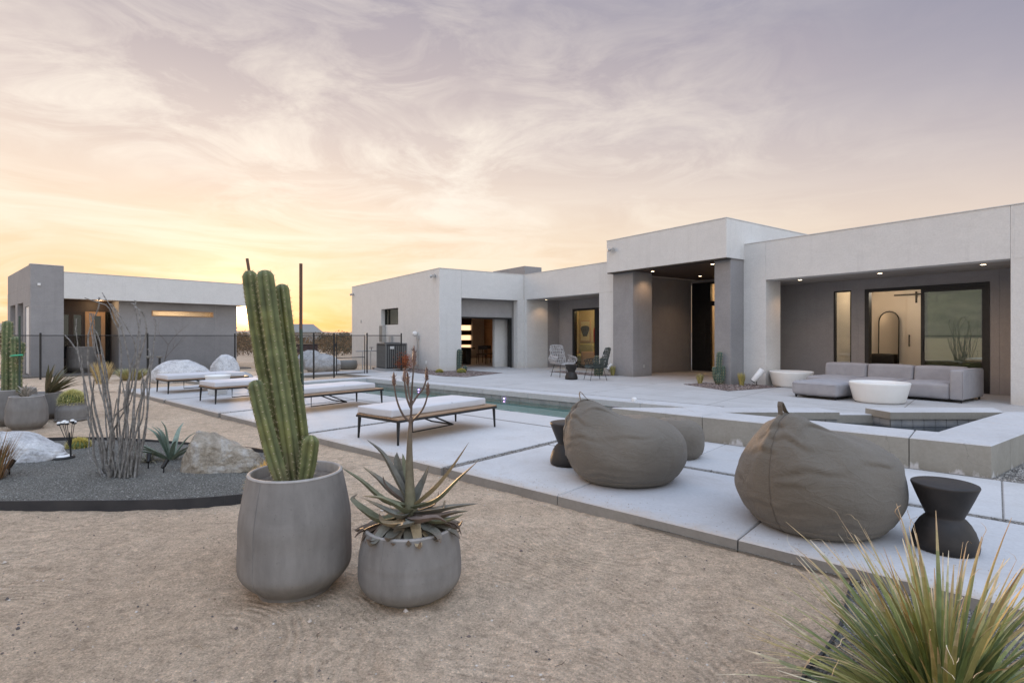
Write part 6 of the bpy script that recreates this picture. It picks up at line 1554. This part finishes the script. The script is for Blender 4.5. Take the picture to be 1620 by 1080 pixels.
mb = MB(); mb.box(-.20, .20, 0, .16, 0, .78, bev=.015); mb.build('cabinet', M['plastic'], t); mb = MB(); mb.box(-.17, .17, .161, .172, .05, .73, bev=.004, seg=1); mb.build('cover', M['grille'], t); mb = MB(); mb.tube([V(.1, .06, 0), V(.1, .06, -1.0)], .025, 8); mb.build('conduit', M['plastic'], t)
t = thing('switch_box', 'small grey disconnect box on the white wall behind the air conditioner', 'electrical box', hw(19.4, 4.403, .98), H_ROT, 'service boxes on the west wall')
mb = MB(); mb.box(-.11, .11, 0, .12, 0, .32, bev=.012); mb.build('cabinet', M['plastic'], t); mb = MB(); mb.tube([V(0, .05, 0), V(0, .07, -.3), V(-.3, .3, -.45)], .02, 8); mb.build('conduit', M['grille'], t)
t = thing('wall_lamp_post', 'round white lamp on a thin grey conduit running up the white wall', 'outdoor lamp', hw(16.75, 4.46, 0), H_ROT)
mb = MB(); mb.tube([V(0, 0, 0), V(0, 0, 1.22)], .024, 8); mb.build('conduit', M['plastic'], t); mb = MB(); mb.box(-.06, .06, -.055, .03, 1.18, 1.34, bev=.012); mb.build('box', M['plastic'], t)
mb = MB(); c = V(.1, .06, 1.40); mb.lathe([(.001, -.11), (.08, -.08), (.11, 0), (.08, .08), (.001, .11)], 18, c); mb.build('globe', M['whitemetal'], t)

# ---- yard things beyond the fence
t = thing('plumbing_pipes', 'stand of bare pool plumbing pipes beyond the gate', 'pipes', dw(16.6, 8.9, SAND), E_ROT)
for x, y in ((0, 0), (.45, .1), (.9, 0)):
    mb = MB(); mb.tube([V(x, y, 0), V(x, y, .78)], .022, 8); mb.build('riser', M['plastic'], t)
mb = MB(); mb.tube([V(-.3, .03, .78), V(1.2, .03, .78)], .024, 8); mb.build('cross_pipe', M['plastic'], t); mb = MB(); mb.tube([V(.45, .05, .78), V(.45, .05, .9)], .02, 6); mb.tube([V(.36, .05, .92), V(.54, .05, .92)], .018, 6); mb.build('valve', M['grille'], t)
t = thing('fire_bowl', 'round dark concrete bowl standing on the ground beyond the gate', 'bowl', dw(17.6, 8.85, SAND))
mb = MB(); mb.lathe([(.001, 0), (.28, 0), (.36, .05), (.39, .20), (.36, .34), (.33, .38), (.28, .38), (.001, .30)], 28); mb.build('body', M['grille'], t)
t = thing('dark_screen_box', 'dark rusty steel box beyond the fence, above the low grey boulder', 'box', dw(22.5, 9.4, SAND), E_ROT)
mb = MB(); mb.box(-.75, .55, -.4, .4, .0, .98, bev=.02); mb.build('cabinet', mat('rusty_dark_steel', (.055, .04, .045), (.10, .065, .055), 3, .8), t); mb = MB(); mb.box(-.78, .58, -.43, .43, .981, 1.01, bev=.006, seg=1); mb.build('lid', M['steel'], t)
# ---- things glimpsed indoors
t = thing('standing_mirror', 'tall arched mirror leaning against the lit bedroom wall', 'mirror', hw(3.98, -5.28, .02), H_ROT)
mb = MB(); pts = [V(-.27, 0, 0), V(-.27, -.06, 1.75)]+[V(-.27*math.cos(a), -.06-.03*math.sin(a), 1.75+.30*math.sin(a)) for a in [math.pi*k/10 for k in range(1, 10)]]+[V(.27, -.06, 1.75), V(.27, 0, 0)]
mb.tube(pts+[pts[0]], .018, 6); mb.build('frame', M['black'], t)
mb = MB(); mb.add([p*.985 for p in pts], [list(range(len(pts)))]); mb.build('glass', M['mirror'], t)
t = thing('dark_chair', 'black upholstered chair in front of the arched mirror', 'chair', hw(3.95, -4.5, .02), H_ROT)
mb = MB(); mb.soft(-.3, .3, -.28, .28, .32, .46, .05, .02, 8); mb.build('seat', M['blackmatte'], t); mb = MB(); mb.soft(-.3, .3, -.34, -.22, .44, .76, .05, .01, 8); mb.build('backrest', M['blackmatte'], t)
for sx in (-1, 1):
    for sy in (-1, 1): mb = MB(); mb.tube([V(sx*.24, sy*.22, .32), V(sx*.27, sy*.26, 0)], .014, 6); mb.build('leg', M['black'], t)
t = thing('bed', 'low bed with white linen behind the right glass door', 'bed', hw(1.0, -3.9, .02), H_ROT)
mb = MB(); mb.box(-.8, .9, -.9, .9, .08, .32, bev=.02); mb.build('bed_frame', M['brown'], t); mb = MB(); mb.soft(-.78, .88, -.88, .88, .322, .56, .08, .03, 10); mb.build('mattress', M['bed'], t)
t = thing('framed_picture', 'framed black abstract print on the yellow bedroom wall', 'picture', hw(15.05, -2.985, 1.05), H_ROT)
mb = MB(); mb.box(-.33, .33, 0, .03, 0, .95); mb.build('frame', M['doorwood'], t); mb = MB(); mb.box(-.29, .29, .031, .033, .04, .91); mb.build('mat_board', mat('cream_paper', (.60, .54, .34)), t)
mb = MB(); pts = [V(.25*math.cos(a)*(1+.25*math.sin(3*a)), .035, .48+.30*math.sin(a)*(1+.2*math.cos(2*a))) for a in [2*math.pi*k/28 for k in range(28)]]; mb.add(pts, [list(range(28))[::-1]]); mb.build('print', M['black'], t)
t = thing('cushioned_armchair', 'yellow-green cushioned armchair inside the bedroom door', 'armchair', hw(14.75, -2.4, .02), H_ROT)
mb = MB(); ol = mat('olive_cushion', (.38, .36, .14), (.32, .30, .11), 4, .9); mb.soft(-.42, .42, -.4, .4, .15, .48, .08, .03, 8); mb.build('seat', ol, t); mb = MB(); mb.soft(-.42, .42, -.48, -.30, .40, .95, .08, .02, 8); mb.build('backrest', ol, t)
for sx in (-1, 1): mb = MB(); mb.soft(sx*.50-.06, sx*.50+.06, -.45, .40, .05, .62, .05, .01, 8); mb.build('armrest', M['doorwood'], t)
t = thing('red_lampshade', 'bright red hanging lampshade inside the right leaf of the bedroom door', 'lamp', hw(13.35, -2.2, 1.05), 0)
mb = MB(); mb.lathe([(.26, 0), (.26, .58), (.25, .60), (.001, .60)], 24); mb.build('shade', M['red'], t); mb = MB(); mb.tube([V(0, 0, .60), V(0, 0, 1.75)], .008, 5); mb.build('cord', M['black'], t)
# dining table and chairs, dark against the garage light
t = thing('dining_table', 'dark table with a heavy base inside the open garage room', 'table', hw(18.9, 1.3, .018), H_ROT)
mb = MB(); mb.box(-.55, .55, -.5, 1.6, .70, .76, bev=.01); mb.build('tabletop', M['blackmatte'], t)
for y in (-.3, 1.3): mb = MB(); mb.box(-.3, .3, y-.12, y+.12, 0, .699, bev=.02); mb.build('pedestal', M['blackmatte'], t)
def dchair(label, loc, rz):
    t = thing('dining_chair', label, 'chair', loc, rz, 'dark chairs in the garage room')
    mb = MB(); mb.box(-.22, .22, -.22, .22, .43, .47, bev=.01); mb.build('seat', M['brown'], t)
    mb = MB(); mb.box(-.22, -.19, -.22, .22, .66, .84, bev=.01); mb.tube([V(-.205, -.2, .471), V(-.205, -.2, .66)], .015, 6); mb.tube([V(-.205, .2, .471), V(-.205, .2, .66)], .015, 6); mb.build('backrest', M['brown'], t)
    for sx in (-1, 1):
        for sy in (-1, 1): mb = MB(); mb.tube([V(sx*.19, sy*.19, .429), V(sx*.21, sy*.21, 0)], .018, 6); mb.build('leg', M['brown'], t)
    return t
c1 = dchair('dark slatless chair nearest the table end in the garage room', hw(18.5, .35, .018), H_ROT+2.4)
for (x, y, rz, lb) in ((18.9, -.25, 2.9, 'middle dark chair in the garage room, right of the table'), (18.3, -.75, 2.6, 'rightmost dark chair in the garage room, beside the white partition')): dup(c1, hw(x, y, .018), H_ROT+rz, lb)

# ---- distant house and scrub
t = thing('distant_house', 'pale low-roofed house far off behind the desert scrub', 'house', V(-36.8, 92, -.6), .25)
mb = MB(); mb.box(-4, 4, -3, 3, 0, 2.5); mb.build('wall', M['lightgrey'], t)
mb = MB(); mb.add([V(-4.4, -3.4, 2.5), V(4.4, -3.4, 2.5), V(4.4, 3.4, 2.5), V(-4.4, 3.4, 2.5), V(-3.0, 0, 3.9), V(3.0, 0, 3.9)], [(0, 1, 5, 4), (1, 2, 5), (2, 3, 4, 5), (3, 0, 4), (3, 2, 1, 0)]); mb.build('roof', M['grille'], t)
q = random.Random(31); mb = MB()
SCC = ((.15, .105, .07), (.19, .13, .08), (.105, .09, .058), (.21, .145, .085), (.11, .10, .07))
def bush(x, y, h, wd, n):
    cc = q.choice(SCC); far = y/60
    for i in range(n):
        a = q.uniform(0, 6.28); r = wd*q.random()**.5; top = h*(1-.55*(r/wd)**2)*(.75+.5*noise.noise(V(x+r*math.cos(a)*1.3, y+r*math.sin(a)*1.3, 0))+.15); z = top*q.random()**.6; p = V(x+math.cos(a)*r, y+math.sin(a)*r, SAND+z)
        d = V(q.uniform(-1, 1), q.uniform(-1, 1), q.uniform(-.4, 1)).normalized(); s = d.cross(V(q.uniform(-1, 1), q.uniform(-1, 1), .1)).normalized()*q.uniform(.035, .085)*far; L = q.uniform(.10, .26)*far
        mb.add([p-s, p+s*.6-d*L*.3, p+d*L], [(0, 1, 2)], 0, False, jit(cc, .35))
    for i in range(7):
        a = q.uniform(0, 6.28); e_ = q.uniform(.3, .9); b0 = V(x, y, SAND); d = V(math.cos(a)*e_, math.sin(a)*e_, 1).normalized()*h*q.uniform(.8, 1.15); s = V(.012*far, 0, 0)
        mb.add([b0-s, b0+s, b0+d], [(0, 1, 2)], 0, False, (.10, .075, .06))
for i in range(230):
    y = q.uniform(36, 130); px = q.uniform(345, 600) if i < 170 else q.uniform(-40, 30); x = (px-810)/860*y
    if abs(x+35.5) < 6 and 78 < y < 94: continue
    bush(x, y, q.uniform(.8, 2.1)*(1 if y < 80 else 1.2), q.uniform(.9, 2.2), 260)
struct(mb.build('desert_scrub', M['twig']), 'stuff')
